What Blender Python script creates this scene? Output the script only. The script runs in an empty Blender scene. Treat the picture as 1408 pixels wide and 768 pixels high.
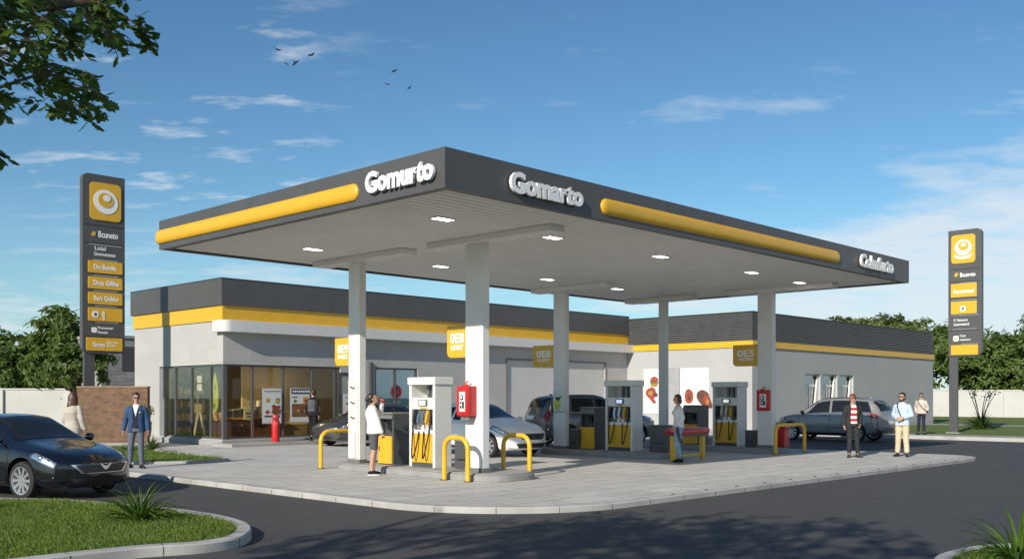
import bpy, bmesh, math, random
from mathutils import Vector, Matrix, noise
R = math.radians
PI = math.pi
rnd = random.Random(11)
SC = bpy.context.scene
COL = SC.collection

# ---- station axes: X runs along the long canopy side, Y along the short one; the near canopy corner stands over the origin
CAMX, CAMY, CAMZ = -10.30, -11.36, 1.70
RX, RY = 0.6934, -0.7206
FX, FY = 0.7206, 0.6934


def LD(lat, d, z=0.0):
    """a place given as metres to the side of, and in front of, the spot the photo was taken from"""
    return Vector((CAMX + lat * RX + d * FX, CAMY + lat * RY + d * FY, z))


def ang(lat, d):
    """world heading of a direction given as (side, ahead)"""
    return math.atan2(lat * RY + d * FY, lat * RX + d * FX)


# ------------------------------------------------------------------ materials
def nd(nt, t, **kw):
    n = nt.nodes.new(t)
    for k, v in kw.items():
        if k in n.inputs:
            n.inputs[k].default_value = v
        else:
            setattr(n, k, v)
    return n


def base_mat(name):
    m = bpy.data.materials.new(name)
    m.use_nodes = True
    nt = m.node_tree
    p = nt.nodes['Principled BSDF']
    tc = nd(nt, 'ShaderNodeTexCoord')
    return m, nt, p, tc.outputs['Object']


def c4(c):
    return (c[0], c[1], c[2], 1.0)


def mul(c, k):
    return (min(c[0] * k, 1), min(c[1] * k, 1), min(c[2] * k, 1))


def mixc(nt, fac, a, b, blend='MIX'):
    n = nt.nodes.new('ShaderNodeMix')
    n.data_type = 'RGBA'
    n.blend_type = blend
    for s, v in ((0, fac), (6, a), (7, b)):
        if hasattr(v, 'is_output'):
            nt.links.new(v, n.inputs[s])
        else:
            n.inputs[s].default_value = v if s == 0 else (c4(v) if len(v) == 3 else v)
    return n.outputs[2]


def ramp(nt, src, lo, hi):
    n = nt.nodes.new('ShaderNodeMapRange')
    n.inputs[1].default_value = lo
    n.inputs[2].default_value = hi
    nt.links.new(src, n.inputs[0])
    return n.outputs[0]


def nz(nt, vec, scale, detail=4, rough=.55, stretch=None):
    if stretch:
        mp = nt.nodes.new('ShaderNodeMapping')
        mp.inputs['Scale'].default_value = stretch
        nt.links.new(vec, mp.inputs[0])
        vec = mp.outputs[0]
    n = nt.nodes.new('ShaderNodeTexNoise')
    n.inputs['Scale'].default_value = scale
    n.inputs['Detail'].default_value = detail
    n.inputs['Roughness'].default_value = rough
    nt.links.new(vec, n.inputs['Vector'])
    return n.outputs['Fac']


def add_bump(nt, p, h, strength, dist=.01):
    b = nt.nodes.new('ShaderNodeBump')
    b.inputs['Strength'].default_value = strength
    b.inputs['Distance'].default_value = dist
    nt.links.new(h, b.inputs['Height'])
    nt.links.new(b.outputs[0], p.inputs['Normal'])


def M(name, col, rough=.5, metal=0., var=.10, scale=3., bump=0., bscale=60., coat=0., spec=.5, fine=0.):
    m, nt, p, v = base_mat(name)
    f = ramp(nt, nz(nt, v, scale, 6, .6), .3, .7)
    c = mixc(nt, f, mul(col, 1 - var), mul(col, 1 + var))
    if fine:
        g = ramp(nt, nz(nt, v, 90, 2), .3, .7)
        c = mixc(nt, g, c, mixc(nt, .5, c, mul(col, 1 - 2 * fine)))
    nt.links.new(c, p.inputs['Base Color'])
    r = nt.nodes.new('ShaderNodeMapRange')
    r.inputs[3].default_value = max(rough - .08, .02)
    r.inputs[4].default_value = min(rough + .10, 1)
    nt.links.new(nz(nt, v, scale * 2.3, 5), r.inputs[0])
    nt.links.new(r.outputs[0], p.inputs['Roughness'])
    p.inputs['Metallic'].default_value = metal
    p.inputs['Coat Weight'].default_value = coat
    p.inputs['Coat Roughness'].default_value = .03
    p.inputs['Specular IOR Level'].default_value = spec
    if bump:
        add_bump(nt, p, nz(nt, v, bscale, 4), bump)
    return m


def glow_mat(name, col, strength):
    m, nt, p, v = base_mat(name)
    p.inputs['Base Color'].default_value = c4(col)
    p.inputs['Emission Color'].default_value = c4(col)
    p.inputs['Emission Strength'].default_value = strength
    return m


def brick_mat(name, c1, c2, mortar, bw, bh, ms, var=.2, bump=.3, axis='XZ', rough=.85, noise_amt=.25, nscale=2.0, offset=.5):
    """courses laid over the plane named by axis, metres"""
    m, nt, p, v = base_mat(name)
    sx = nt.nodes.new('ShaderNodeSeparateXYZ')
    nt.links.new(v, sx.inputs[0])
    cx = nt.nodes.new('ShaderNodeCombineXYZ')
    if axis == 'H':      # wall of any plan direction: x + y along, z up
        a = nt.nodes.new('ShaderNodeMath')
        nt.links.new(sx.outputs[0], a.inputs[0])
        nt.links.new(sx.outputs[1], a.inputs[1])
        nt.links.new(a.outputs[0], cx.inputs[0])
        nt.links.new(sx.outputs[2], cx.inputs[1])
    else:
        i = {'X': 0, 'Y': 1, 'Z': 2}
        nt.links.new(sx.outputs[i[axis[0]]], cx.inputs[0])
        nt.links.new(sx.outputs[i[axis[1]]], cx.inputs[1])
    b = nt.nodes.new('ShaderNodeTexBrick')
    b.offset = offset
    nt.links.new(cx.outputs[0], b.inputs['Vector'])
    b.inputs['Color1'].default_value = c4(c1)
    b.inputs['Color2'].default_value = c4(c2)
    b.inputs['Mortar'].default_value = c4(mortar)
    b.inputs['Scale'].default_value = 1
    b.inputs['Mortar Size'].default_value = ms
    b.inputs['Mortar Smooth'].default_value = .2
    b.inputs['Brick Width'].default_value = bw
    b.inputs['Row Height'].default_value = bh
    f = ramp(nt, nz(nt, v, nscale, 7, .65), .25, .75)
    c = mixc(nt, f, mixc(nt, noise_amt, b.outputs['Color'], (0.02, .02, .02)), b.outputs['Color'])
    nt.links.new(c, p.inputs['Base Color'])
    p.inputs['Roughness'].default_value = rough
    inv = nt.nodes.new('ShaderNodeMath')
    inv.operation = 'MULTIPLY_ADD'
    nt.links.new(b.outputs['Fac'], inv.inputs[0])
    inv.inputs[1].default_value = -1
    nt.links.new(nz(nt, v, 25, 5), inv.inputs[2])
    add_bump(nt, p, inv.outputs[0], bump, .008)
    return m


def glass_mat(name, tint=(.55, .6, .6), refl=.5, dark=.0):
    """thin pane: partly see-through, mirror-like at a slant"""
    m = bpy.data.materials.new(name)
    m.use_nodes = True
    nt = m.node_tree
    nt.nodes.clear()
    out = nt.nodes.new('ShaderNodeOutputMaterial')
    tr = nt.nodes.new('ShaderNodeBsdfTransparent')
    tr.inputs[0].default_value = c4(tint)
    gl = nt.nodes.new('ShaderNodeBsdfGlossy')
    gl.inputs['Roughness'].default_value = .015
    gl.inputs[0].default_value = (.95, .97, 1, 1)
    fr = nt.nodes.new('ShaderNodeFresnel')
    fr.inputs[0].default_value = 1.5
    mm = nt.nodes.new('ShaderNodeMath')
    mm.operation = 'MULTIPLY_ADD'
    nt.links.new(fr.outputs[0], mm.inputs[0])
    mm.inputs[1].default_value = refl * 2
    mm.inputs[2].default_value = dark
    mm.use_clamp = True
    mx = nt.nodes.new('ShaderNodeMixShader')
    nt.links.new(mm.outputs[0], mx.inputs[0])
    nt.links.new(tr.outputs[0], mx.inputs[1])
    nt.links.new(gl.outputs[0], mx.inputs[2])
    nt.links.new(mx.outputs[0], out.inputs[0])
    return m


def leaf_mat(name, c1, c2, scale=.8, trans=.35, rough=.5):
    m, nt, p, v = base_mat(name)
    f = ramp(nt, nz(nt, v, scale, 3), .35, .65)
    g = ramp(nt, nz(nt, v, 23, 2), .3, .7)
    c = mixc(nt, f, c1, c2)
    c = mixc(nt, g, mixc(nt, .18, c, (0.01, .018, .005)), c)
    nt.links.new(c, p.inputs['Base Color'])
    p.inputs['Roughness'].default_value = rough
    out = nt.nodes['Material Output']
    t = nt.nodes.new('ShaderNodeBsdfTranslucent')
    nt.links.new(mixc(nt, .5, c, (.16, .24, .02)), t.inputs[0])
    mx = nt.nodes.new('ShaderNodeMixShader')
    mx.inputs[0].default_value = trans
    nt.links.new(p.outputs[0], mx.inputs[1])
    nt.links.new(t.outputs[0], mx.inputs[2])
    nt.links.new(mx.outputs[0], out.inputs[0])
    return m


# ------------------------------------------------------------------ objects
def tag(o, label=None, cat=None, group=None, kind=None):
    if label:
        o['label'] = label
    if cat:
        o['category'] = cat
    if group:
        o['group'] = group
    if kind:
        o['kind'] = kind
    return o


def thing(name, label, cat, loc=(0, 0, 0), rz=0., group=None):
    o = bpy.data.objects.new(name, None)
    o.empty_display_size = .2
    COL.objects.link(o)
    o.location = loc
    o.rotation_euler = (0, 0, rz)
    return tag(o, label, cat, group)


def wmat(o):
    return wmat(o.parent) @ o.matrix_basis if o.parent else o.matrix_basis.copy()


def place_mesh(name, me, mats, parent=None, world=False, smooth=None, bevel=0., seg=2):
    for m in (mats if isinstance(mats, (list, tuple)) else [mats]):
        me.materials.append(m)
    o = bpy.data.objects.new(name, me)
    COL.objects.link(o)
    if parent is not None:
        o.parent = parent
        if world:
            me.transform(wmat(parent).inverted())
    if smooth is not None:
        me.polygons.foreach_set('use_smooth', [True] * len(me.polygons))
        if smooth < 170:
            me.set_sharp_from_angle(angle=R(smooth))
    if bevel:
        b = o.modifiers.new('edge', 'BEVEL')
        b.width = bevel
        b.segments = seg
        b.limit_method = 'ANGLE'
        b.angle_limit = R(40)
    return o


class MB:
    def __init__(self):
        self.v, self.f, self.m = [], [], []
        self.mi = 0

    def add(self, vs, fs):
        n = len(self.v)
        self.v.extend([tuple(p) for p in vs])
        for f in fs:
            self.f.append([i + n for i in f])
            self.m.append(self.mi)
        return self

    def box(self, x0, x1, y0, y1, z0, z1):
        vs = [(x, y, z) for z in (z0, z1) for y in (y0, y1) for x in (x0, x1)]
        return self.add(vs, [(0, 2, 3, 1), (4, 5, 7, 6), (0, 1, 5, 4), (2, 6, 7, 3), (0, 4, 6, 2), (1, 3, 7, 5)])

    def obox(self, c, s, mat3=None):
        """box of size s about c, turned by a 3x3 matrix"""
        vs = []
        for z in (-.5, .5):
            for y in (-.5, .5):
                for x in (-.5, .5):
                    q = Vector((x * s[0], y * s[1], z * s[2]))
                    vs.append(Vector(c) + (mat3 @ q if mat3 else q))
        return self.add(vs, [(0, 2, 3, 1), (4, 5, 7, 6), (0, 1, 5, 4), (2, 6, 7, 3), (0, 4, 6, 2), (1, 3, 7, 5)])

    def tube(self, pts, r, n=8, cap=True):
        pts = [Vector(p) for p in pts]
        rs = r if isinstance(r, (list, tuple)) else [r] * len(pts)
        k = len(pts)
        up = None
        vs = []
        for i, p in enumerate(pts):
            t = (pts[min(i + 1, k - 1)] - pts[max(i - 1, 0)]).normalized()
            if up is None:
                up = Vector((0, 0, 1)) if abs(t.z) < .9 else Vector((1, 0, 0))
            a = t.cross(up)
            if a.length < 1e-4:
                a = t.orthogonal()
            a.normalize()
            up = a.cross(t).normalized()
            for j in range(n):
                w = 2 * PI * j / n
                vs.append(p + (a * math.cos(w) + up * math.sin(w)) * rs[i])
        fs = []
        for i in range(k - 1):
            for j in range(n):
                fs.append((i * n + j, (i + 1) * n + j, (i + 1) * n + (j + 1) % n, i * n + (j + 1) % n))
        if cap:
            fs.append(tuple(range(n)))
            fs.append(tuple(reversed(range((k - 1) * n, k * n))))
        return self.add(vs, fs)

    def prism(self, poly, z0, z1):
        n = len(poly)
        a = sum(poly[i][0] * poly[(i + 1) % n][1] - poly[(i + 1) % n][0] * poly[i][1] for i in range(n))
        if a < 0:
            poly = poly[::-1]
        vs = [(p[0], p[1], z0) for p in poly] + [(p[0], p[1], z1) for p in poly]
        fs = [tuple(reversed(range(n))), tuple(range(n, 2 * n))]
        fs += [(i, (i + 1) % n, n + (i + 1) % n, n + i) for i in range(n)]
        return self.add(vs, fs)

    def prism_on(self, poly, o, ex, ey, t):
        """flat outline (x, y) laid on the frame o, ex, ey and pushed out by t along ex x ey"""
        o, ex, ey = Vector(o), Vector(ex), Vector(ey)
        ez = ex.cross(ey).normalized()
        n = len(poly)
        a = sum(poly[i][0] * poly[(i + 1) % n][1] - poly[(i + 1) % n][0] * poly[i][1] for i in range(n))
        if a < 0:
            poly = poly[::-1]
        vs = [o + ex * p[0] + ey * p[1] for p in poly] + [o + ex * p[0] + ey * p[1] + ez * t for p in poly]
        fs = [tuple(reversed(range(n))), tuple(range(n, 2 * n))]
        fs += [(i, (i + 1) % n, n + (i + 1) % n, n + i) for i in range(n)]
        return self.add(vs, fs)

    def sheet(self, poly, z):
        return self.add([(p[0], p[1], z) for p in poly], [tuple(range(len(poly)))])

    def grid(self, fn, nu, nv, flip=False):
        vs = [fn(i / nu, j / nv) for i in range(nu + 1) for j in range(nv + 1)]
        fs = []
        for i in range(nu):
            for j in range(nv):
                q = (i * (nv + 1) + j, (i + 1) * (nv + 1) + j, (i + 1) * (nv + 1) + j + 1, i * (nv + 1) + j + 1)
                fs.append(q[::-1] if flip else q)
        return self.add(vs, fs)

    def ell(self, c, r, rot=None, nu=12, nv=8):
        c = Vector(c)
        vs = []
        for i in range(nv + 1):
            th = PI * i / nv
            for j in range(nu):
                ph = 2 * PI * j / nu
                q = Vector((r[0] * math.sin(th) * math.cos(ph), r[1] * math.sin(th) * math.sin(ph), r[2] * math.cos(th)))
                vs.append(c + (rot @ q if rot else q))
        fs = []
        for i in range(nv):
            for j in range(nu):
                a, b = i * nu + j, i * nu + (j + 1) % nu
                if i == 0:
                    fs.append((a, a + nu, b + nu))
                elif i == nv - 1:
                    fs.append((a, a + nu, b))
                else:
                    fs.append((a, a + nu, b + nu, b))
        return self.add(vs, fs)

    def lathe(self, prof, c=(0, 0, 0), axis='Z', n=24):
        """profile of (radius, height) spun round an axis"""
        vs = []
        for r, h in prof:
            for j in range(n):
                w = 2 * PI * j / n
                a, b = r * math.cos(w), r * math.sin(w)
                q = {'Z': (a, b, h), 'Y': (a, h, -b), 'X': (h, a, b)}[axis]
                vs.append((q[0] + c[0], q[1] + c[1], q[2] + c[2]))
        fs = []
        for i in range(len(prof) - 1):
            for j in range(n):
                fs.append((i * n + j, i * n + (j + 1) % n, (i + 1) * n + (j + 1) % n, (i + 1) * n + j))
        return self.add(vs, fs)

    def mesh(self, fix=False):
        me = bpy.data.meshes.new('m')
        me.from_pydata(self.v, [], self.f)
        if any(self.m):
            me.polygons.foreach_set('material_index', self.m)
        if fix:
            bm = bmesh.new()
            bm.from_mesh(me)
            bmesh.ops.remove_doubles(bm, verts=bm.verts, dist=1e-5)
            bmesh.ops.recalc_face_normals(bm, faces=bm.faces)
            bm.to_mesh(me)
            bm.free()
        me.update()
        return me

    def build(self, name, mats, parent=None, world=False, smooth=None, bevel=0., seg=2, fix=False):
        return place_mesh(name, self.mesh(fix), mats, parent, world, smooth, bevel, seg)


def evaluated(o):
    dg = bpy.context.evaluated_depsgraph_get()
    me = bpy.data.meshes.new_from_object(o.evaluated_get(dg), preserve_all_data_layers=True, depsgraph=dg)
    return me


def blob(mb, voxel, smooth=5, fac=.5):
    """one closed skin over overlapping shapes"""
    me = mb.mesh()
    o = bpy.data.objects.new('tmp', me)
    COL.objects.link(o)
    r = o.modifiers.new('r', 'REMESH')
    r.mode = 'VOXEL'
    r.voxel_size = voxel
    if smooth:
        s = o.modifiers.new('s', 'SMOOTH')
        s.factor = fac
        s.iterations = smooth
    out = evaluated(o)
    bpy.data.objects.remove(o)
    bpy.data.meshes.remove(me)
    out.materials.clear()
    return out


def copy_tree(o, parent=None):
    c = o.copy()
    COL.objects.link(c)
    if parent:
        c.parent = parent
    for ch in [x for x in COL.objects if x.parent == o]:
        copy_tree(ch, c)
    return c


NX = (Vector((0, -1, 0)), Vector((0, 0, 1)))    # frame of a face that looks towards -X
NY = (Vector((1, 0, 0)), Vector((0, 0, 1)))     # frame of a face that looks towards -Y


def text_mesh(s, size, depth, bold=0., align='LEFT', fit=None, spacing=1.0):
    cu = bpy.data.curves.new('t', 'FONT')
    cu.body = s
    cu.size = size
    cu.extrude = depth / 2
    cu.offset = bold
    cu.align_x = align
    cu.space_character = spacing
    cu.resolution_u = 3
    o = bpy.data.objects.new('t', cu)
    COL.objects.link(o)
    me = evaluated(o)
    bpy.data.objects.remove(o)
    me.materials.clear()
    xs = [v.co.x for v in me.vertices]
    if fit and xs:
        k = fit / (max(xs) - min(xs))
        x0 = min(xs)
        for v in me.vertices:
            v.co.x = (v.co.x - x0) * k - (fit / 2 if align == 'CENTER' else 0)
    for v in me.vertices:
        v.co.z += depth / 2
    return me


def lettering(s, o, frame, size, depth, mat, parent, bold=0., align='LEFT', fit=None, world=True, name='lettering', spacing=1.0):
    me = text_mesh(s, size, depth, bold, align, fit, spacing)
    ex, ey = frame
    ez = ex.cross(ey)
    mt = Matrix(((ex.x, ey.x, ez.x, o[0]), (ex.y, ey.y, ez.y, o[1]), (ex.z, ey.z, ez.z, o[2]), (0, 0, 0, 1)))
    me.transform(mt)
    return place_mesh(name, me, mat, parent, world)


def rrect(x0, x1, y0, y1, r, n=5, corners=(1, 1, 1, 1)):
    """rounded outline; corners bl, br, tr, tl"""
    out = []
    for (cx, cy, a0, on, sx, sy) in ((x0, y0, 180, corners[0], 1, 1), (x1, y0, 270, corners[1], -1, 1),
                                     (x1, y1, 0, corners[2], -1, -1), (x0, y1, 90, corners[3], 1, -1)):
        if not on:
            out.append((cx, cy))
            continue
        for k in range(n + 1):
            w = R(a0 + 90 * k / n)
            out.append((cx + sx * r + r * math.cos(w), cy + sy * r + r * math.sin(w)))
    return out


def ellipse(cx, cy, a, b, n=32, rot=0.):
    o = []
    for i in range(n):
        w = 2 * PI * i / n
        x, y = a * math.cos(w), b * math.sin(w)
        o.append((cx + x * math.cos(rot) - y * math.sin(rot), cy + x * math.sin(rot) + y * math.cos(rot)))
    return o


def smooth_loop(pts, k=6):
    n = len(pts)
    out = []
    for i in range(n):
        p0, p1, p2, p3 = (Vector(pts[(i + j - 1) % n][:2]) for j in range(4))
        for s in range(k):
            t = s / k
            q = .5 * ((2 * p1) + (p2 - p0) * t + (2 * p0 - 5 * p1 + 4 * p2 - p3) * t * t + (3 * p1 - p0 - 3 * p2 + p3) * t ** 3)
            out.append((q.x, q.y))
    return out


def inset(poly, w):
    n = len(poly)
    a = sum(poly[i][0] * poly[(i + 1) % n][1] - poly[(i + 1) % n][0] * poly[i][1] for i in range(n))
    s = 1 if a > 0 else -1
    out = []
    for i in range(n):
        p0, p1, p2 = Vector(poly[i - 1][:2]), Vector(poly[i][:2]), Vector(poly[(i + 1) % n][:2])
        d1, d2 = (p1 - p0).normalized(), (p2 - p1).normalized()
        nn = Vector((-(d1.y + d2.y), d1.x + d2.x))
        nn = nn.normalized() * s if nn.length > 1e-6 else Vector((0, 0))
        c = max(.5, nn.dot(Vector((-d1.y, d1.x)) * s))
        q = p1 + nn * w / c
        out.append((q.x, q.y))
    return out


def kerb_ring(poly, w, z0, z1):
    mb = MB()
    n = len(poly)
    pin = inset(poly, w)
    pch = inset(poly, .02)
    vs = [(p[0], p[1], z0) for p in poly] + [(p[0], p[1], z1 - .02) for p in poly] + [(p[0], p[1], z1) for p in pch] + \
         [(p[0], p[1], z1) for p in pin] + [(p[0], p[1], z0) for p in pin]
    fs = []
    for r_ in range(4):
        for i in range(n):
            j = (i + 1) % n
            fs.append((r_ * n + i, r_ * n + j, (r_ + 1) * n + j, (r_ + 1) * n + i))
    mb.add(vs, fs)
    mb.mi = 1
    run = 0.
    for i in range(n):
        a, b = Vector(poly[i][:2]), Vector(poly[(i + 1) % n][:2])
        L_ = (b - a).length
        q = 1.0 - run
        while q < L_:
            d = (b - a).normalized()
            p = a.lerp(b, q / L_)
            ins = Vector(pin[i]) - a
            nn = Vector((-d.y, d.x))
            if nn.dot(ins) < 0:
                nn = -nn
            rot = Matrix(((d.x, nn.x, 0), (d.y, nn.y, 0), (0, 0, 1)))
            c = p + nn * (w / 2 - .001)
            mb.obox((c.x, c.y, (z0 + z1) / 2 - .008), (.012, w + .004, z1 - z0 - .012), rot)
            c = p + nn * (w / 2 + .010)
            mb.obox((c.x, c.y, z1 - .008), (.012, w - .022, .020), rot)
            q += 1.0
        run = (run + L_) % 1.0
    mb.mi = 0
    return mb, pin


def inside(poly, x, y):
    c = False
    n = len(poly)
    for i in range(n):
        x0, y0 = poly[i][:2]
        x1, y1 = poly[(i + 1) % n][:2]
        if (y0 > y) != (y1 > y) and x < (x1 - x0) * (y - y0) / (y1 - y0) + x0:
            c = not c
    return c
# ------------------------------------------------------------------ shared materials
YEL = (.70, .395, .025)
m_yellow = M('yellow_panel', YEL, .38, var=.05, coat=.15)
m_yellow_paint = M('yellow_paint', (.74, .42, .02), .34, var=.07, scale=8, coat=.2, bump=.03)
m_char = M('charcoal_cladding', (.080, .079, .078), .42, var=.08, scale=1.2)
m_char_d = M('dark_cladding', (.042, .043, .045), .45, var=.1, scale=1.2)
m_white = M('white_paint', (.72, .71, .68), .45, var=.04, scale=1.5, bump=.02)
m_white_b = M('bright_white', (.82, .82, .81), .35, var=.02)
m_grey = M('grey_metal', (.16, .16, .162), .42, var=.08)
m_grey_d = M('dark_grey_metal', (.075, .077, .08), .42, var=.1)
m_black = M('black_plastic', (.018, .018, .02), .42, var=.1)
m_rubber = M('rubber', (.016, .016, .017), .75, var=.2, scale=12, bump=.1)
m_red = M('red_paint', (.52, .018, .018), .32, var=.08, coat=.3)
m_chrome = M('chrome', (.72, .73, .74), .14, metal=1, var=.03)
m_steel = M('steel', (.58, .59, .60), .30, metal=.75, var=.08)
m_asphalt = M('asphalt', (.050, .050, .050), .82, var=.16, scale=.35, bump=.35, bscale=160, fine=.22)
m_soffit = M('soffit_plank', (.82, .80, .755), .55, var=.04, scale=1.0)
m_kerb = M('kerb_concrete', (.42, .41, .385), .85, var=.28, scale=1.1, bump=.25, bscale=45, fine=.08)
m_joint = M('kerb_joint', (.10, .10, .095), .9)
m_conc = M('concrete', (.34, .33, .31), .85, var=.16, scale=.9, bump=.2, bscale=50, fine=.06)
m_wall = brick_mat('blockwork_render', (.47, .46, .44), (.43, .425, .41), (.40, .395, .38), 1.25, .42, .006, bump=.12, axis='H', rough=.8, noise_amt=.14, nscale=1.1)
m_wall_w = M('smooth_wall', (.40, .40, .395), .8, var=.05, scale=.5, bump=.06, bscale=30)
m_bound = M('white_render', (.52, .51, .485), .85, var=.08, scale=.6, bump=.08, bscale=20)
m_stone = brick_mat('stone_cladding', (.40, .40, .39), (.29, .295, .29), (.2, .2, .195), .85, .16, .012, axis='H', bump=.5, noise_amt=.3, nscale=3)
m_brick = brick_mat('red_brick', (.30, .155, .085), (.17, .092, .052), (.20, .15, .105), .235, .082, .010, axis='XZ', bump=.8, noise_amt=.55, nscale=4.5)
m_glass = glass_mat('shop_glass', (.90, .88, .80), .26, .0)
m_glass_b = glass_mat('reflective_glass', (.86, .92, .93), .40, .08)
m_carglass = M('car_glass', (.014, .015, .016), .05, var=.0, coat=.0, spec=.6)
m_text_w = M('white_lettering', (.85, .85, .83), .4, var=.02)
m_tan = M('tan_interior', (.46, .36, .215), .7, var=.12, scale=.8)
m_wood = M('counter_brown', (.13, .06, .04), .45, var=.15, scale=2)
m_orange = M('amber_edge', (.62, .30, .05), .4, var=.05)


def paving():
    m, nt, p, v = base_mat('paving_slabs')
    b = nt.nodes.new('ShaderNodeTexBrick')
    mp = nt.nodes.new('ShaderNodeMapping')
    mp.inputs['Rotation'].default_value = (0, 0, 0)
    nt.links.new(v, mp.inputs[0])
    nt.links.new(mp.outputs[0], b.inputs['Vector'])
    for k, c in (('Color1', (.56, .54, .50)), ('Color2', (.66, .635, .59)), ('Mortar', (.24, .225, .20))):
        b.inputs[k].default_value = c4(c)
    b.inputs['Scale'].default_value = 1
    b.inputs['Mortar Size'].default_value = .014
    b.inputs['Mortar Smooth'].default_value = .3
    b.inputs['Brick Width'].default_value = 1.2
    b.inputs['Row Height'].default_value = .6
    st = ramp(nt, nz(nt, v, 1.0, 6, .6, (1.2, 5.5, 1)), .3, .72)
    big = ramp(nt, nz(nt, v, .28, 5, .6), .3, .7)
    c = mixc(nt, st, mixc(nt, .35, b.outputs['Color'], (.2, .19, .175)), b.outputs['Color'])
    c = mixc(nt, big, mixc(nt, .16, c, (.16, .155, .15)), c)
    sp = ramp(nt, nz(nt, v, 3.2, 8, .75), .62, .76)
    c = mixc(nt, sp, c, mixc(nt, .22, c, (.09, .085, .08)))
    oil = ramp(nt, nz(nt, v, 1.6, 6, .62, (1.1, .35, 1)), .58, .74)
    c = mixc(nt, oil, c, mixc(nt, .30, c, (.10, .095, .09)))
    nt.links.new(c, p.inputs['Base Color'])
    p.inputs['Roughness'].default_value = .8
    add_bump(nt, p, nz(nt, v, 30, 5), .25, .008)
    return m


m_pave = paving()


def asphalt():
    m, nt, p, v = base_mat('road_asphalt')
    st = ramp(nt, nz(nt, v, .5, 5, .6), .3, .7)
    fi = ramp(nt, nz(nt, v, 70, 3, .7), .3, .72)
    wr = ramp(nt, nz(nt, v, 1.0, 6, .65, (.5, 4, 1)), .35, .75)
    c = mixc(nt, st, (.053, .0505, .048), (.070, .067, .063))
    c = mixc(nt, fi, mixc(nt, .45, c, (.015, .015, .015)), mixc(nt, .14, c, (.2, .2, .2)))
    c = mixc(nt, wr, c, mixc(nt, .10, c, (.14, .14, .135)))
    vor = nt.nodes.new('ShaderNodeTexVoronoi')
    vor.feature = 'DISTANCE_TO_EDGE'
    vor.inputs['Scale'].default_value = .22
    wob = nt.nodes.new('ShaderNodeTexNoise')
    wob.inputs['Scale'].default_value = 1.1
    wob.inputs['Detail'].default_value = 6
    nt.links.new(v, wob.inputs['Vector'])
    vv = nt.nodes.new('ShaderNodeVectorMath')
    vv.operation = 'ADD'
    nt.links.new(v, vv.inputs[0])
    nt.links.new(wob.outputs['Color'], vv.inputs[1])
    nt.links.new(vv.outputs[0], vor.inputs['Vector'])
    cr = ramp(nt, vor.outputs['Distance'], .0, .006)
    gate = ramp(nt, nz(nt, v, .18, 2), .52, .58)
    gm = nt.nodes.new('ShaderNodeMath')
    gm.operation = 'SUBTRACT'
    gm.inputs[0].default_value = 1
    nt.links.new(cr, gm.inputs[1])
    g2 = nt.nodes.new('ShaderNodeMath')
    g2.operation = 'MULTIPLY'
    nt.links.new(gm.outputs[0], g2.inputs[0])
    nt.links.new(gate, g2.inputs[1])
    c = mixc(nt, g2.outputs[0], c, (.02, .02, .02))
    nt.links.new(c, p.inputs['Base Color'])
    p.inputs['Roughness'].default_value = .78
    add_bump(nt, p, nz(nt, v, 110, 3, .7), .5, .006)
    return m


m_road = asphalt()


def lawn_mat():
    m, nt, p, v = base_mat('lawn_turf')
    a = ramp(nt, nz(nt, v, .7, 5), .3, .7)
    b = ramp(nt, nz(nt, v, 34, 4, .7, (1, 2.5, 1)), .25, .75)
    c = mixc(nt, a, (.13, .185, .03), (.18, .24, .038))
    c = mixc(nt, b, mixc(nt, .6, c, (.015, .03, .005)), c)
    nt.links.new(c, p.inputs['Base Color'])
    p.inputs['Roughness'].default_value = .9
    add_bump(nt, p, nz(nt, v, 60, 4, .7), .8, .03)
    return m


m_lawn = lawn_mat()
m_blade = leaf_mat('grass_blade', (.12, .195, .024), (.18, .245, .034), 1.5, .4, .55)
m_earth = M('earth', (.10, .105, .045), .95, var=.3, scale=.08, bump=.2, bscale=2)

# ------------------------------------------------------------------ camera
cd = bpy.data.cameras.new('camera')
cam = bpy.data.objects.new('camera', cd)
COL.objects.link(cam)
cam.location = (CAMX, CAMY, CAMZ)
cam.rotation_euler = (R(90), 0, -math.atan2(FX, FY))
cd.sensor_width = 36
cd.lens = 36 * 1354 / 1408
cd.shift_y = 161 / 1408
cd.clip_start = .05
cd.clip_end = 2000
SC.camera = cam

# ------------------------------------------------------------------ daylight
SUN_EL = 25.0
sx_, sy_ = -.969, -.247
SUN_AZ = math.atan2(sx_, sy_)          # clockwise from +Y
w = bpy.data.worlds.new('World')
SC.world = w
w.use_nodes = True
nt = w.node_tree
bg = nt.nodes['Background']
sky = nt.nodes.new('ShaderNodeTexSky')
sky.sky_type = 'NISHITA'
sky.sun_disc = False
sky.sun_elevation = R(SUN_EL)
sky.sun_rotation = SUN_AZ % (2 * PI)
sky.air_density = 1.0
sky.dust_density = .3
sky.ozone_density = 2.0
tc = nt.nodes.new('ShaderNodeTexCoord')
dirv = tc.outputs['Generated']


def vdot(vec):
    n = nt.nodes.new('ShaderNodeVectorMath')
    n.operation = 'DOT_PRODUCT'
    nt.links.new(dirv, n.inputs[0])
    n.inputs[1].default_value = vec
    return n.outputs['Value']


def mth(op, a, b=None, c=None, clamp=False):
    n = nt.nodes.new('ShaderNodeMath')
    n.operation = op
    n.use_clamp = clamp
    for i, x in enumerate((a, b, c)):
        if x is None:
            continue
        if hasattr(x, 'is_output'):
            nt.links.new(x, n.inputs[i])
        else:
            n.inputs[i].default_value = x
    return n.outputs[0]


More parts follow.
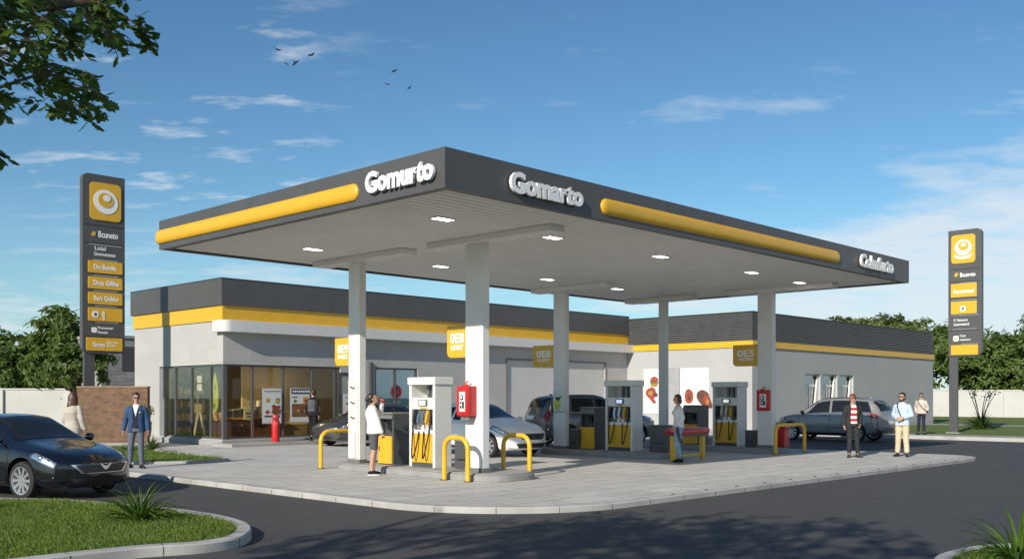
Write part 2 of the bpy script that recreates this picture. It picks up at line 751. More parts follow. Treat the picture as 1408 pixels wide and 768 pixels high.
sa, sf, sz = vdot((RX, RY, 0)), vdot((FX, FY, 0)), vdot((0, 0, 1))
den = mth('ADD', mth('MAXIMUM', sz, 0.0), .10)
comb = nt.nodes.new('ShaderNodeCombineXYZ')
nt.links.new(mth('DIVIDE', sa, den), comb.inputs[0])
nt.links.new(mth('DIVIDE', sf, den), comb.inputs[1])
wisp = nz(nt, comb.outputs[0], 1.5, 10, .60, (1.0, 1.5, 1))
puff = nz(nt, comb.outputs[0], .42, 4, .5, (1.0, 1.4, 1))
small = nz(nt, comb.outputs[0], 3.3, 9, .62, (1.0, 1.9, 1))
# a soft bank low down, thicker towards the far end of the building; small wisps high over the shop; clear elsewhere
low = ramp(nt, sz, .24, .06)
side = mth('MULTIPLY', ramp(nt, sa, .08, .40), ramp(nt, sz, .36, .14))
bias = mth('ADD', mth('MULTIPLY', low, .16), mth('MULTIPLY', side, .225))
dens = mth('ADD', mth('ADD', mth('MULTIPLY', wisp, .72), mth('MULTIPLY', puff, .34)), bias)
cl = ramp(nt, dens, .645, .82)
patch_ = mth('MULTIPLY', mth('MULTIPLY', ramp(nt, sa, -.12, -.22), ramp(nt, sa, -.50, -.40)), mth('MULTIPLY', ramp(nt, sz, .13, .2), ramp(nt, sz, .40, .32)))
cl2 = mth('MULTIPLY', ramp(nt, small, .545, .70), mth('MULTIPLY', patch_, .85))
cl3 = mth('MULTIPLY', ramp(nt, small, .61, .80), .26)
cl = mth('MAXIMUM', cl, mth('MAXIMUM', cl2, cl3))
cl = mth('MULTIPLY', cl, ramp(nt, sz, -.02, .03))
hzn = mth('MULTIPLY', ramp(nt, sz, .20, -.02), .40)
deep = mixc(nt, 1.0, sky.outputs[0], mixc(nt, ramp(nt, sz, .12, .48), (.66, .94, 1.03), (.50, .77, .93)), 'MULTIPLY')
sky_c = mixc(nt, hzn, deep, (4.6, 5.9, 6.6))
skyc = mixc(nt, mth('MULTIPLY', cl, .74), sky_c, (6.9, 7.3, 7.7))
nt.links.new(skyc, bg.inputs['Color'])
bg.inputs['Strength'].default_value = .105

sl = bpy.data.lights.new('sun', 'SUN')
so = bpy.data.objects.new('sun', sl)
COL.objects.link(so)
sl.energy = 4.9
sl.angle = R(.55)
sl.color = (1, .925, .81)
ce, se = math.cos(R(SUN_EL)), math.sin(R(SUN_EL))
so.rotation_euler = Vector((sx_ * ce, sy_ * ce, se)).to_track_quat('Z', 'Y').to_euler()
so.location = (-30, -20, 30)

SC.view_settings.view_transform = 'Standard'
SC.view_settings.look = 'None'
SC.view_settings.gamma = 1
SC.view_settings.exposure = 0.12
SC.view_settings.use_curve_mapping = False
SC.cycles.max_bounces = 6
SC.cycles.transparent_max_bounces = 12
SC.cycles.use_denoising = True
SC.cycles.sample_clamp_indirect = 6

# ------------------------------------------------------------------ ground, road, paving, lawns
ROADZ = -.10
g = MB().sheet([(-900, -900), (900, -900), (900, 900), (-900, 900)], ROADZ - .06).build('ground', m_earth)
tag(g, kind='structure')
r_ = MB().sheet([(-90, -90), (31.9, -90), (31.9, 60), (-90, 60)], ROADZ).build('road', m_road)
tag(r_, kind='structure')


def arc(cx, cy, r, a0, a1, n=10):
    return [(cx + r * math.cos(R(a0 + (a1 - a0) * i / n)), cy + r * math.sin(R(a0 + (a1 - a0) * i / n))) for i in range(n + 1)]


apron_out = arc(2.5, 1.15, 2.75, 180, 270, 14) + arc(18.4, -.5, 1.1, 270, 360, 8) + [(19.5, 11.8), (30.15, 11.8), (30.15, 19.4), (30.15, 45), (-.25, 45)]
km, apron_in = kerb_ring(apron_out, .22, ROADZ - .02, 0.0)
tag(km.build('forecourt_kerb', [m_kerb, m_joint], smooth=30, fix=True), kind='structure')
tag(MB().sheet(apron_in, -.003).build('forecourt_paving', m_pave), kind='structure')
# bolt caps set along the kerb edge
kb = MB()
for i in range(14):
    kb.lathe([(0, .0), (.03, .0), (.03, .018), (0, .022)], (4.0 + i * 1.05, -1.49, -.0), n=8)
tag(kb.build('kerb_studs', m_grey_d), kind='structure')

# store pavement in front of the shop
tag(MB().box(6.95, 30.1, 18.25, 19.55, -.02, .11).build('shop_pavement', m_conc, bevel=.015), kind='structure')

# planted strip beside the shop
strip = smooth_loop([(3.65, 12.9), (3.0, 12.1), (1.6, 12.3), (.9, 13.4), (.75, 18), (.7, 30), (.6, 44), (2, 44.4), (6.2, 44), (6.7, 32), (6.75, 27.0),
                     (5.9, 21.5), (4.2, 18.6), (3.8, 15)], 6)
km, lawn_in = kerb_ring(strip, .13, -.02, .06)
tag(km.build('lawn_edging', [m_kerb, m_joint], smooth=30, fix=True), kind='structure')
tag(MB().sheet(lawn_in, .035).build('shop_lawn', m_lawn), kind='structure')
strip_in = lawn_in

# near lawn with its kerb
near = [LD(*p).to_2d() for p in ((-3.25, 12.0), (-3.55, 13.2), (-4.5, 14.4), (-5.9, 15.4), (-7.4, 16.2), (-9.2, 16.5), (-14, 16.6), (-22, 16.0), (-24, 8),
                                 (-20, 0), (-12, -1.5), (-7.2, 2.2), (-6.6, 6), (-5.6, 9.3), (-4.35, 10.85), (-3.55, 11.35))]
near = smooth_loop([tuple(p) for p in near], 6)
km, near_in = kerb_ring(near, .19, ROADZ - .02, .02)
tag(km.build('near_kerb', [m_kerb, m_joint], smooth=30, fix=True), kind='structure')
tag(MB().sheet(near_in, -.01).build('near_lawn', m_lawn), kind='structure')

corner = [LD(*p).to_2d() for p in ((4.35, 10.1), (4.75, 10.75), (5.6, 11.3), (7.5, 11.6), (12, 11.4), (15, 9), (14, 6), (8, 6.2), (5.0, 7.6), (4.35, 9))]
corner = smooth_loop([tuple(p) for p in corner], 6)
km, corner_in = kerb_ring(corner, .17, ROADZ - .02, .02)
tag(km.build('corner_kerb', [m_kerb, m_joint], smooth=30, fix=True), kind='structure')
tag(MB().sheet(corner_in, -.01).build('corner_lawn', m_lawn), kind='structure')

# far side: pavement, lawn, path, lawn
tag(MB().box(31.9, 32.15, -80, 11.9, ROADZ - .02, .05).build('far_kerb', m_kerb, bevel=.015), kind='structure')
tag(MB().sheet([(32.15, -80), (34.3, -80), (34.3, 11.9), (32.15, 11.9)], .035).build('far_pavement', m_conc), kind='structure')
tag(MB().sheet([(34.3, -80), (90, -80), (90, 90), (34.3, 90)], .02).build('far_lawn', m_lawn), kind='structure')
tag(MB().sheet([(49.2, -80), (51.6, -80), (51.6, 90), (49.2, 90)], .03).build('far_path', m_conc), kind='structure')


def blades(name, poly, n, h0, h1, keep, z, wd):
    vs, fs = [], []
    xs, ys = [p[0] for p in poly], [p[1] for p in poly]
    x0, x1, y0, y1 = min(xs), max(xs), min(ys), max(ys)
    k = t = 0
    while k < n and t < n * 40:
        t += 1
        x, y = rnd.uniform(x0, x1), rnd.uniform(y0, y1)
        if not keep(x, y) or not inside(poly, x, y):
            continue
        k += 1
        a = rnd.uniform(0, 2 * PI)
        h = rnd.uniform(h0, h1) * (.75 + .5 * noise.noise((x * .9, y * .9, 0)) + .25)
        ww = wd * rnd.uniform(.7, 1.3)
        b = rnd.uniform(.1, .7) * h
        ca, sa_ = math.cos(a), math.sin(a)
        i = len(vs)
        vs += [(x - ww * sa_, y + ww * ca, z), (x + ww * sa_, y - ww * ca, z), (x + b * .35 * ca, y + b * .35 * sa_, z + h * .62),
               (x + b * ca, y + b * sa_, z + h)]
        fs += [(i, i + 1, i + 2), (i, i + 2, i + 3)]
    mb = MB()
    mb.v, mb.f, mb.m = vs, fs, [0] * len(fs)
    o = mb.build(name, m_blade)
    return tag(o, kind='stuff')


def seen(lo, hi, dmin, dmax):
    def f(x, y):
        dx, dy = x - CAMX, y - CAMY
        d = dx * FX + dy * FY
        la = dx * RX + dy * RY
        return dmin < d < dmax and lo * d < la < hi * d
    return f


tag(blades('grass', near_in, 92000, .045, .085, seen(-1.0, 0.1, 7, 17.5), -.012, .0045), 'short green lawn grass inside the kerbed bed in front of the dark saloon', 'grass')
tag(blades('grass', strip_in, 26000, .05, .10, seen(-.56, 0, 20, 46), .03, .009), 'short green lawn grass beside the brick screen wall', 'grass')
tag(blades('grass', corner_in, 16000, .045, .085, seen(.2, 1.0, 6, 13), -.012, .0045), 'short green grass round the agave at the corner kerb', 'grass')
# ------------------------------------------------------------------ canopy
CZ0, CZ1, CLX, CLY = 4.95, 5.585, 17.9, 9.4
m_seam = M('cladding_seam', (.03, .03, .03), .6)
canopy = thing('fuel_canopy', 'large flat charcoal canopy with yellow tubes and white lettering over the fuel pumps', 'canopy', (CLX / 2, CLY / 2, 0))
k = MB()
k.box(-.0, .10, 0, CLY, CZ0, CZ1).box(CLX - .10, CLX, 0, CLY, CZ0, CZ1).box(.1, CLX - .1, 0, .10, CZ0, CZ1).box(.1, CLX - .1, CLY - .1, CLY, CZ0, CZ1)
k.mi = 1
for i in range(1, 5):
    k.box(-.0015, .002, CLY * i / 5 - .004, CLY * i / 5 + .004, CZ0 + .005, CZ1 - .005)
for i in range(1, 9):
    k.box(CLX * i / 9 - .004, CLX * i / 9 + .004, -.0015, .002, CZ0 + .005, CZ1 - .005)
k.build('fascia', [m_char, m_seam], canopy, True, bevel=.0012)
k = MB().box(.1, CLX - .1, .1, CLY - .1, CZ1 - .09, CZ1 - .05)
k.build('roof_deck', m_char_d, canopy, True)
k = MB()
k.box(.10, .19, .1, CLY - .1, CZ0 + .012, CZ0 + .05).box(.19, CLX - .19, .1, .19, CZ0 + .012, CZ0 + .05)
k.box(CLX - .19, CLX - .1, .1, CLY - .1, CZ0 + .012, CZ0 + .05).box(.19, CLX - .19, CLY - .19, CLY - .1, CZ0 + .012, CZ0 + .05)
k.build('edge_trim', m_char_d, canopy, True)
k = MB()
y = .192
while y < CLY - .25:
    k.box(.195, CLX - .195, y, min(y + .176, CLY - .192), CZ0 + .03, CZ0 + .06)
    y += .20
k.build('soffit', m_soffit, canopy, True)
MB().box(.15, CLX - .15, .15, CLY - .15, CZ0 + .07, CZ0 + .09).build('soffit_backing', M('soffit_gap', (.06, .055, .05), .8), canopy, True)


def half_tube(mb, p0, p1, out, rz, ro):
    """long pill lying on a fascia: rounded ends, bulging outwards"""
    p0, p1, out = Vector(p0), Vector(p1), Vector(out)
    ax = (p1 - p0).normalized()
    up = Vector((0, 0, 1))
    L_ = (p1 - p0).length
    n, mseg = 40, 14
    st = []
    for i in range(9):
        a = PI / 2 * i / 8
        st.append((rz * (1 - math.cos(a)), math.sin(a)))
    prof = [(s, r) for s, r in st] + [(L_ * t / n, 1) for t in range(1, n) if rz < L_ * t / n < L_ - rz] + [(L_ - s, r) for s, r in reversed(st)]
    vs = []
    for s, r in prof:
        for j in range(mseg):
            w_ = 2 * PI * j / mseg
            vs.append(p0 + ax * s + up * (rz * r * math.sin(w_)) + out * (ro * r * math.cos(w_)))
    fs = []
    for i in range(len(prof) - 1):
        for j in range(mseg):
            fs.append((i * mseg + j, i * mseg + (j + 1) % mseg, (i + 1) * mseg + (j + 1) % mseg, (i + 1) * mseg + j))
    mb.add(vs, fs)


k = MB()
half_tube(k, (0, 2.18, 5.20), (0, CLY + .14, 5.225), (-1, 0, 0), .155, .065)
k.build('accent_tube', m_yellow, canopy, True, smooth=50, fix=True)
k = MB()
half_tube(k, (3.85, 0, 5.20), (13.5, 0, 5.225), (0, -1, 0), .155, .065)
k.build('accent_tube', m_yellow, canopy, True, smooth=50, fix=True)
lettering('Gomurto', (-.032, 1.90, 5.12), NX, .46, .055, m_white_b, canopy, .021, fit=1.72)
lettering('Gomarto', (1.40, -.032, 5.10), NY, .46, .055, m_white_b, canopy, .021, fit=1.86)
lettering('Colmfurto', (14.6, -.032, 5.12), NY, .46, .055, m_white_b, canopy, .021, fit=2.05)
MB().box(-.033, -.001, .25, 1.85, 5.24, 5.265).build('letter_rail', m_char_d, canopy, True)
for (a, b) in ((1.5, 3.15), (14.7, 16.55)):
    MB().box(a, b, -.033, -.001, 5.24, 5.265).build('letter_rail', m_char_d, canopy, True)

m_lamp = glow_mat('lamp_panel', (1, .96, .90), 9.0)
for (lx, ly) in ((1.9, 2.15), (4.9, 2.1), (8.7, 2.1), (12.8, 2.1), (15.8, 2.3), (2.4, 7.0), (6.3, 7.1), (10.2, 7.0), (13.5, 7.1)):
    f = MB()
    f.box(lx - .23, lx + .23, ly - .13, ly - .105, CZ0 + .012, CZ0 + .034).box(lx - .23, lx + .23, ly + .105, ly + .13, CZ0 + .012, CZ0 + .034)
    f.box(lx - .23, lx - .205, ly - .105, ly + .105, CZ0 + .012, CZ0 + .034).box(lx + .205, lx + .23, ly - .105, ly + .105, CZ0 + .012, CZ0 + .034)
    fo = f.build('light_fitting', m_white, canopy, True)
    MB().box(lx - .203, lx + .203, ly - .103, ly + .103, CZ0 + .018, CZ0 + .028).build('lamp_panel', m_lamp, fo, True)

COLS = [(3.85, 3.25, .20, .52), (3.85, 7.30, .20, .42), (12.0, 8.05, .20, .46), (16.6, 3.80, .22, .50), (16.7, 7.65, .16, .30)]
ISL = .15
for i, (cx, cy, sx, sy) in enumerate(COLS):
    c_ = MB().box(cx - sx / 2, cx + sx / 2, cy - sy / 2, cy + sy / 2, ISL - .02, CZ0 - .06)
    co = c_.build('column', m_white, canopy, True, bevel=.018, seg=3)
    MB().box(cx - sx / 2 - .02, cx + sx / 2 + .02, cy - sy / 2 - .02, cy + sy / 2 + .02, ISL - .002, ISL + .09).build('column_base', m_grey, co, True, bevel=.008)
    y0, y1 = cy - 2.2, cy + 1.35
    if i == 1 or i == 2:
        y0, y1 = cy - 1.9, min(cy + 1.5, CLY - .3)
    if i == 4:
        y0, y1 = cy - 1.2, CLY - .3
    MB().box(cx - .22, cx + .22, y0, y1, CZ0 - .10, CZ0 + .028).build('beam', m_soffit, canopy, True, bevel=.012)
    if i == 0:
        pass

# ------------------------------------------------------------------ pump islands
ISLS = [(3.42, 4.95, 2.35, 7.86), (11.5, 13.0, 4.1, 8.75), (16.05, 17.65, 3.35, 8.5)]
ISLAB = ['low concrete pump island under the column nearest the road', 'low concrete pump island ending behind the red padded rail',
         'low concrete pump island with a red bin on its end']
for (x0, x1, y0, y1), lb in zip(ISLS, ISLAB):
    t = thing('pump_island', lb, 'pump island', ((x0 + x1) / 2, (y0 + y1) / 2, 0), group='concrete pump islands')
    pl = rrect(x0, x1, y0, y1, .55, 7)
    MB().prism(pl, -.01, .125).build('kerb_base', M('island_concrete', (.27, .27, .265), .8, var=.15, bump=.15, bscale=40), t, True, bevel=.02, smooth=40)
    MB().prism(inset(pl, .05), .1252, ISL).build('top_slab', m_conc, t, True, bevel=.01, smooth=40)


# ------------------------------------------------------------------ dispensers (front looks towards -X)
def dispenser(x, y, wy, dx, h, label, screen):
    t = thing('fuel_dispenser', label, 'fuel pump', (x + dx / 2, y + wy / 2, ISL), group='fuel pumps')
    P = lambda mb, nm, mt, **kw: mb.build(nm, mt, t, False, **kw)
    a, b = dx / 2, wy / 2
    f = MB()
    f.box(-a, a, -b, -b + .075, 0, h - .17)
    f.box(-a, a, b - .075, b, 0, h - .17)
    P(f, 'side_panel', m_white, bevel=.012)
    P(MB().box(-a - .03, a + .03, -b - .03, b + .03, h - .168, h), 'top_cap', m_white, bevel=.018, seg=3)
    P(MB().box(-a + .03, a - .03, -b + .08, b - .08, .0, .10), 'plinth', m_grey_d)
    P(MB().box(-a + .012, a - .012, -b + .079, b - .079, .102, .74), 'lower_panel', m_yellow, bevel=.008)
    P(MB().box(-a + .004, a - .004, -b + .079, b - .079, .742, .82), 'ledge', m_white_b, bevel=.006)
    P(MB().box(-a + .10, a - .10, -b + .079, b - .079, .822, 1.27), 'nozzle_bay', m_grey, bevel=.006)
    hd = P(MB().box(-a + .03, a - .03, -b + .079, b - .079, 1.272, 1.53), 'display_head', m_white, bevel=.01)
    s = MB()
    s.box(-a + .0, -a + .029, -.16, .12, 1.345, 1.485)
    P(s, 'screen_bezel', m_grey_d, bevel=.006)
    scr = MB().box(-a - .006, -a - .001, -.12, .08, 1.365, 1.465)
    P(scr, 'screen', glow_mat('lcd_' + screen, (.42, .55, .9) if screen == 'blue' else (.85, .88, .86), .9 if screen == 'blue' else .55))
    k_ = MB()
    for j in range(4):
        k_.box(-a + .015, -a + .0292, -.13 + j * .055, -.09 + j * .055, 1.285, 1.32)
    P(k_, 'keypad', m_yellow)
    po = MB()
    po.box(-.05, .05, -.16, -.10, 1.53, h - .17).box(-.05, .05, .0, .06, 1.53, h - .17)
    P(po, 'riser_post', m_grey)
    pb = MB().box(a - .06, a - .04, -b + .079, b - .079, 1.53, h - .168)
    P(pb, 'back_panel', m_white)
    n = 5
    for j in range(n):
        yy = -b + .15 + (wy - .30) * j / (n - 1)
        dark = j in (0, n - 1)
        mt = m_black if dark else (m_yellow if j == 1 else m_chrome)
        z = MB()
        ww = .052 if dark else .03
        z.box(-a + .035, -a + .1, yy - ww, yy + ww, .93, 1.25)
        z.obox((-a + .012, yy, 1.08), (.035, .05, .20), Matrix.Rotation(R(10), 3, 'Y'))
        z.tube([(-a + .02, yy, 1.0), (-a - .012, yy, .95), (-a + .0, yy, .90), (-a + .05, yy, .87)], .013, 7)
        P(z, 'nozzle', mt, bevel=.005)
    for yy, sgn in ((-b + .15, -1), (b - .15, 1)):
        pts = []
        for q in range(17):
            w_ = q / 16
            pts.append((-a - .015 - .11 * math.sin(PI * w_), yy - sgn * .20 * w_, .93 - .14 * w_ - .66 * math.sin(PI * w_) ** .8))
        P(MB().tube(pts, .016, 8), 'hose', m_rubber, smooth=80)
    st = MB()
    for j in range(2):
        st.box(-a + .0985, -a + .1015, -.14 + j * .16, -.02 + j * .16, .83, .92)
    P(st, 'grade_label', m_white_b)
    return t


dispenser(3.95, 4.68, .86, .50, 1.98, 'white fuel dispenser with yellow lower panel, beside the column nearest the road', 'white')
dispenser(12.2, 5.55, .98, .50, 2.02, 'white fuel dispenser with a bright blue screen on the middle island', 'blue')
dispenser(16.75, 4.85, .95, .50, 2.02, 'white fuel dispenser with a pale screen beside the woman at the padded rail', 'pale')


def cabinet(x, y, dx, dy, h, label):
    t = thing('payment_cabinet', label, 'cabinet', (x + dx / 2, y + dy / 2, ISL), group='grey and yellow service cabinets')
    a, b = dx / 2, dy / 2
    bd = MB()
    bd.box(-a + .05, a, -b, b, 0, .66).box(-a + .20, a, -b, b, .66, 1.04).box(-a + .05, a, -b, b, 1.04, h)
    bd.box(-a + .05, -a + .2, -b, -b + .05, .66, 1.04).box(-a + .05, -a + .2, b - .05, b, .66, 1.04)
    bd.build('body', m_grey_d, t, bevel=.006)
    MB().box(-a, -a + .048, -b + .012, b - .012, .02, .655).build('yellow_door', m_yellow, t, bevel=.008)
    MB().box(-a + .01, -a + .048, -b + .004, b - .004, 1.045, h - .03).build('grey_header', m_grey, t, bevel=.006)
    p = MB()
    p.box(-a + .12, -a + .2, -.10, .02, .78, .98)
    p.tube([(-a + .1, -.04, .95), (-a + .03, -.04, .93), (-a + .02, -.04, .82)], .025, 8)
    p.build('card_reader', m_black, t, bevel=.004)
    MB().box(-a + .02, a - .02, -b + .02, b - .02, h, h + .025).build('top_lid', M('lid_' + str(len(bpy.data.objects)), (.28, .27, .2), .5), t, bevel=.005)
    MB().box(-a - .012, -a, b - .10, b - .07, .3, .42).build('handle', m_chrome, t, bevel=.003)
    return t


cabinet(3.95, 6.15, .75, .52, 1.16, 'grey cabinet with bright yellow door behind the person drinking')
cabinet(12.2, 6.95, .70, .56, 1.22, 'dark grey cabinet with yellow door between the green poster column and the blue screen pump')
cabinet(16.85, 6.45, .70, .55, 1.25, 'dark grey cabinet with yellow door half hidden behind the woman at the padded rail')


def bin_box(x, y, dx, dy, h, label):
    t = thing('service_box', label, 'equipment box', (x, y, ISL), group='plain grey boxes on the islands')
    MB().box(-dx / 2, dx / 2, -dy / 2, dy / 2, 0, h - .03).build('housing', m_grey_d, t, bevel=.012)
    MB().box(-dx / 2 - .012, dx / 2 + .012, -dy / 2 - .012, dy / 2 + .012, h - .028, h).build('lid', m_grey, t, bevel=.008)
    MB().box(-dx / 2 - .006, -dx / 2, -dy * .3, dy * .3, h * .3, h * .36).build('vent', m_black, t)
    MB().box(-dx * .3, dx * .3, -dy / 2 - .006, -dy / 2, h * .4, h * .46).build('vent', m_black, t)


bin_box(4.35, 4.05, .42, .42, .62, 'plain grey box between the first pump and the column nearest the road')
bin_box(12.25, 7.62, .40, .34, .60, 'plain dark grey box at the foot of the column with the green poster')
bin_box(12.6, 4.75, .55, .60, .76, 'plain dark grey box between the blue screen pump and the padded rail')
bin_box(16.75, 4.35, .34, .36, .52, 'small dark box behind the column with the flat red cabinet')


# ------------------------------------------------------------------ yellow arches
def arch(p0, p1, h, r, label, zb=0.0, group='yellow tubular guard rails'):
    p0, p1 = Vector(p0), Vector(p1)
    c = (p0 + p1) / 2
    L_ = (p1 - p0).length
    t = thing('guard_rail', label, 'guard rail', (c.x, c.y, zb), math.atan2(p1.y - p0.y, p1.x - p0.x), group)
    rad = min(.24, L_ / 2)
    pts = [(-L_ / 2, 0, 0), (-L_ / 2, 0, (h - rad) * .5)]
    for i in range(9):
        w_ = R(180 - 90 * i / 8)
        pts.append((-L_ / 2 + rad + rad * math.cos(w_), 0, h - rad + rad * math.sin(w_)))
    if L_ > 2 * rad + .01:
        pts.append((0, 0, h))
    for i in range(9):
        w_ = R(90 - 90 * i / 8)
        pts.append((L_ / 2 - rad + rad * math.cos(w_), 0, h - rad + rad * math.sin(w_)))
    pts += [(L_ / 2, 0, (h - rad) * .5), (L_ / 2, 0, 0)]
    cl_ = [pts[0]]
    for p in pts[1:]:
        if (Vector(p) - Vector(cl_[-1])).length > 1e-3:
            cl_.append(p)
    MB().tube(cl_, r, 14).build('rail', m_yellow_paint, t, smooth=60)
    for s in (-1, 1):
        MB().lathe([(r, 0.001), (r + .035, 0.001), (r + .035, .014), (r, .016)], (s * L_ / 2, 0, 0), n=14).build('foot_plate', m_grey_d, t, smooth=40)
    return t


arch((3.27, 3.62), (3.27, 2.92), .87, .05, 'narrow yellow arch shaped guard rail in front of the column with the red box')
arch((5.08, 3.70), (5.08, 2.92), .87, .05, 'yellow tubular guard rail just past the column with the red box, by the white hatchback')
arch((3.37, 8.08), (4.35, 8.08), .88, .05, 'yellow tubular guard rail near the man in black, half hidden by a white column')
arch((15.95, 3.14), (17.72, 3.14), .86, .055, 'yellow tubular guard rail around the red bin by the silver estate')

t = thing('padded_rail', 'red padded rail on two square yellow legs that the woman in jeans leans on', 'padded rail', (12.1, 3.62, 0))
MB().box(-.75, .75, -.16, .16, .64, .74).build('frame', m_grey_d, t, bevel=.01)
mb = MB().box(-.80, .80, -.21, .21, .70, .86)
mb.build('pad', M('red_vinyl', (.50, .012, .016), .28, var=.08, scale=5, coat=.3, bump=.03), t, bevel=.065, seg=4, smooth=60)
for s in (-1, 1):
    MB().box(s * .70 - .06, s * .70 + .06, -.06, .06, 0, .66).build('leg', m_yellow_paint, t, bevel=.012)
MB().box(-.63, .63, -.02, .02, .10, .16).build('cross_bar', m_yellow_paint, t, bevel=.008)

# ------------------------------------------------------------------ red boxes, bin, poster on the columns


def red_box(x, y, z, dx, dy, h, label, mat_label, deep):
    t = thing('extinguisher_cabinet', label, 'extinguisher box', (x, y, z), group='red fire cabinets on columns')
    MB().box(-dx, 0, -dy / 2, dy / 2, 0, h).build('case', m_red, t, bevel=.014)
    f = MB().box(-dx - .018, -dx - .002, -dy / 2 + .015, dy / 2 - .015, .03, h - .03).build('door', m_red, t, bevel=.006)
    lb = MB().box(-dx - .0225, -dx - .0185, -dy * .27, dy * .22, .10, h - .12).build('label_plate', m_white_b, t)
    ic = MB()
    ic.prism_on(ellipse(0, 0, dy * .16, dy * .18, 20), (-dx - .023, dy * .02, h * .62), NX[0], NX[1], .003)
    ic.build('pictogram', m_black, t)
    MB().prism_on(ellipse(0, 0, dy * .09, dy * .10, 16), (-dx - .0262, dy * .04, h * .63), NX[0], NX[1], .002).build('pictogram', m_white_b, t)
    b2 = MB()
    b2.box(-dx - .0255, -dx - .0228, -dy * .2, -dy * .02, .16, .30).box(-dx - .0255, -dx - .0228, dy * .03, dy * .16, .16, .22).box(-dx - .0255, -dx - .0228, dy * .03, dy * .16, .25, .30)
    b2.build('pictogram', m_black, t)
    MB().tube([(-dx - .018, -dy * .4, h * .5), (-dx - .035, -dy * .4, h * .46), (-dx - .018, -dy * .4, h * .40)], .007, 6).build('handle', m_chrome, t)
    tp = MB()
    tp.box(-dx * .6, -dx * .4, -dy * .1, dy * .25, h, h + .035)
    tp.tube([(-dx * .5, dy * .05, h), (-dx * .5, dy * .05, h + .08), (-dx * .5, -dy * .15, h + .10)], .014, 7)
    tp.build('top_bracket', m_red, t, bevel=.004)
    if deep:
        MB().box(-dx * .8, -.01, -dy * .38, dy * .38, -.10, -.002).build('lower_shelf', m_grey, t, bevel=.03)
    return t


red_box(3.748, 3.33, 1.30, .24, .34, .62, 'deep red fire cabinet fixed to the column nearest the road', 0, True)
red_box(16.488, 3.82, 1.28, .07, .44, .62, 'flat red fire cabinet fixed to the column by the silver estate', 0, False)

t = thing('litter_bin', 'small upright red bin standing inside the yellow guard rail', 'bin', (17.40, 3.72, ISL))
MB().box(-.16, .16, -.17, .17, 0, .55).build('body', m_red, t, bevel=.025, seg=3)
v_ = [(-.16, -.17, .552), (.16, -.17, .552), (.16, .17, .552), (-.16, .17, .552), (-.04, -.17, .70), (.16, -.17, .70), (.16, .17, .70), (-.04, .17, .70)]
MB().add(v_, [(3, 2, 1, 0), (4, 5, 6, 7), (0, 1, 5, 4), (1, 2, 6, 5), (2, 3, 7, 6), (3, 0, 4, 7)]).build('hood', m_red, t, bevel=.02)
MB().obox((-.105, 0, .64), (.012, .2, .07), Matrix.Rotation(R(39), 3, 'Y')).build('slot', m_black, t)

t = thing('framed_poster', 'small poster of a green drink in a rounded silver frame on a column', 'poster', (11.898, 8.02, 1.24))
o_ = (0, 0, 0)
MB().prism_on(rrect(-.23, .23, 0, .68, .09, 5, (0, 0, 1, 0)), (0, 0, 0), NX[0], NX[1], .04).build('frame', m_steel, t, bevel=.006)
MB().prism_on(rrect(-.195, .195, .035, .645, .07, 5, (0, 0, 1, 0)), (-.0405, 0, 0), NX[0], NX[1], .004).build('sheet', M('poster_pale', (.62, .66, .58), .5, var=.1), t)
MB().prism_on(ellipse(-.06, .24, .13, .19, 24), (-.045, 0, 0), NX[0], NX[1], .003).build('print', M('poster_green', (.42, .50, .07), .5, var=.3, scale=8), t)
MB().prism_on([(-.16, .45), (.02, .45), (.14, .50), (.02, .37), (-.05, .34)], (-.049, 0, 0), NX[0], NX[1], .002).build('print', m_black, t)

# ------------------------------------------------------------------ hanging price flags


def flag(x, y0, w_, z0, h, t1, t2, label):
    t = thing('price_flag', label, 'sign', (x, y0, z0), group='yellow price flags on the columns')
    MB().prism_on(rrect(-w_, 0, 0, h, .13, 6, (1, 0, 0, 0)), (.025, 0, 0), NX[0], NX[1], .05).build('board', m_yellow, t, bevel=.006)
    lettering(t1, (-.027, w_ * .50, h * .46), NX, h * .42, .004, m_text_w, t, .008, 'CENTER', fit=w_ * .66, world=False)
    lettering(t2, (-.027, w_ * .50, h * .25), NX, h * .20, .004, m_text_w, t, .004, 'CENTER', fit=w_ * .58, world=False)
    b = MB().box(-.03, .03, -.035, .003, h * .15, h * .22).box(-.03, .03, -.035, .003, h * .78, h * .85)
    b.build('bracket', m_steel, t)


flag(3.85, 7.30 + .212, .64, 2.44, .66, '0E9', 'EVEE2', 'yellow price flag reading 0E9 on the white column by the man in black')
flag(3.85, 3.25 + .262, .64, 2.52, .68, '0E8', 'LEXE7', 'yellow price flag reading 0E8 on the column with the deep red box')
flag(12.0, 8.05 + .232, .90, 2.60, .66, '0E8', 'CUXEY', 'shaded yellow price flag reading 0E8 on the column with the green poster')
flag(16.6, 3.80 + .252, .90, 2.64, .66, '0E5', 'VECTE9', 'yellow price flag reading 0E5 on the column by the silver estate')

# small grey fittings on the white column left of the person drinking
t = thing('wall_plate', 'tall pale service plate with three small dark handles on the white column', 'service plate', (3.748, 7.31, ISL + .1))
MB().prism_on(rrect(-.19, .19, 0, 1.85, .03, 3), (0, 0, 0), NX[0], NX[1], .015).build('plate', M('pale_grey', (.58, .58, .57), .5), t, bevel=.004)
for z in (.95, 1.3, 1.65):
    MB().tube([(-.02, -.06, z), (-.05, -.05, z), (-.05, .05, z + .03), (-.02, .06, z + .03)], .012, 6).build('handle', m_black, t)
MB().prism_on(rrect(-.07, .07, .02, .65, .06, 5, (0, 0, 1, 1)), (-.016, -.03, 0), NX[0], NX[1], .03).build('hood', m_white, t, bevel=.008)
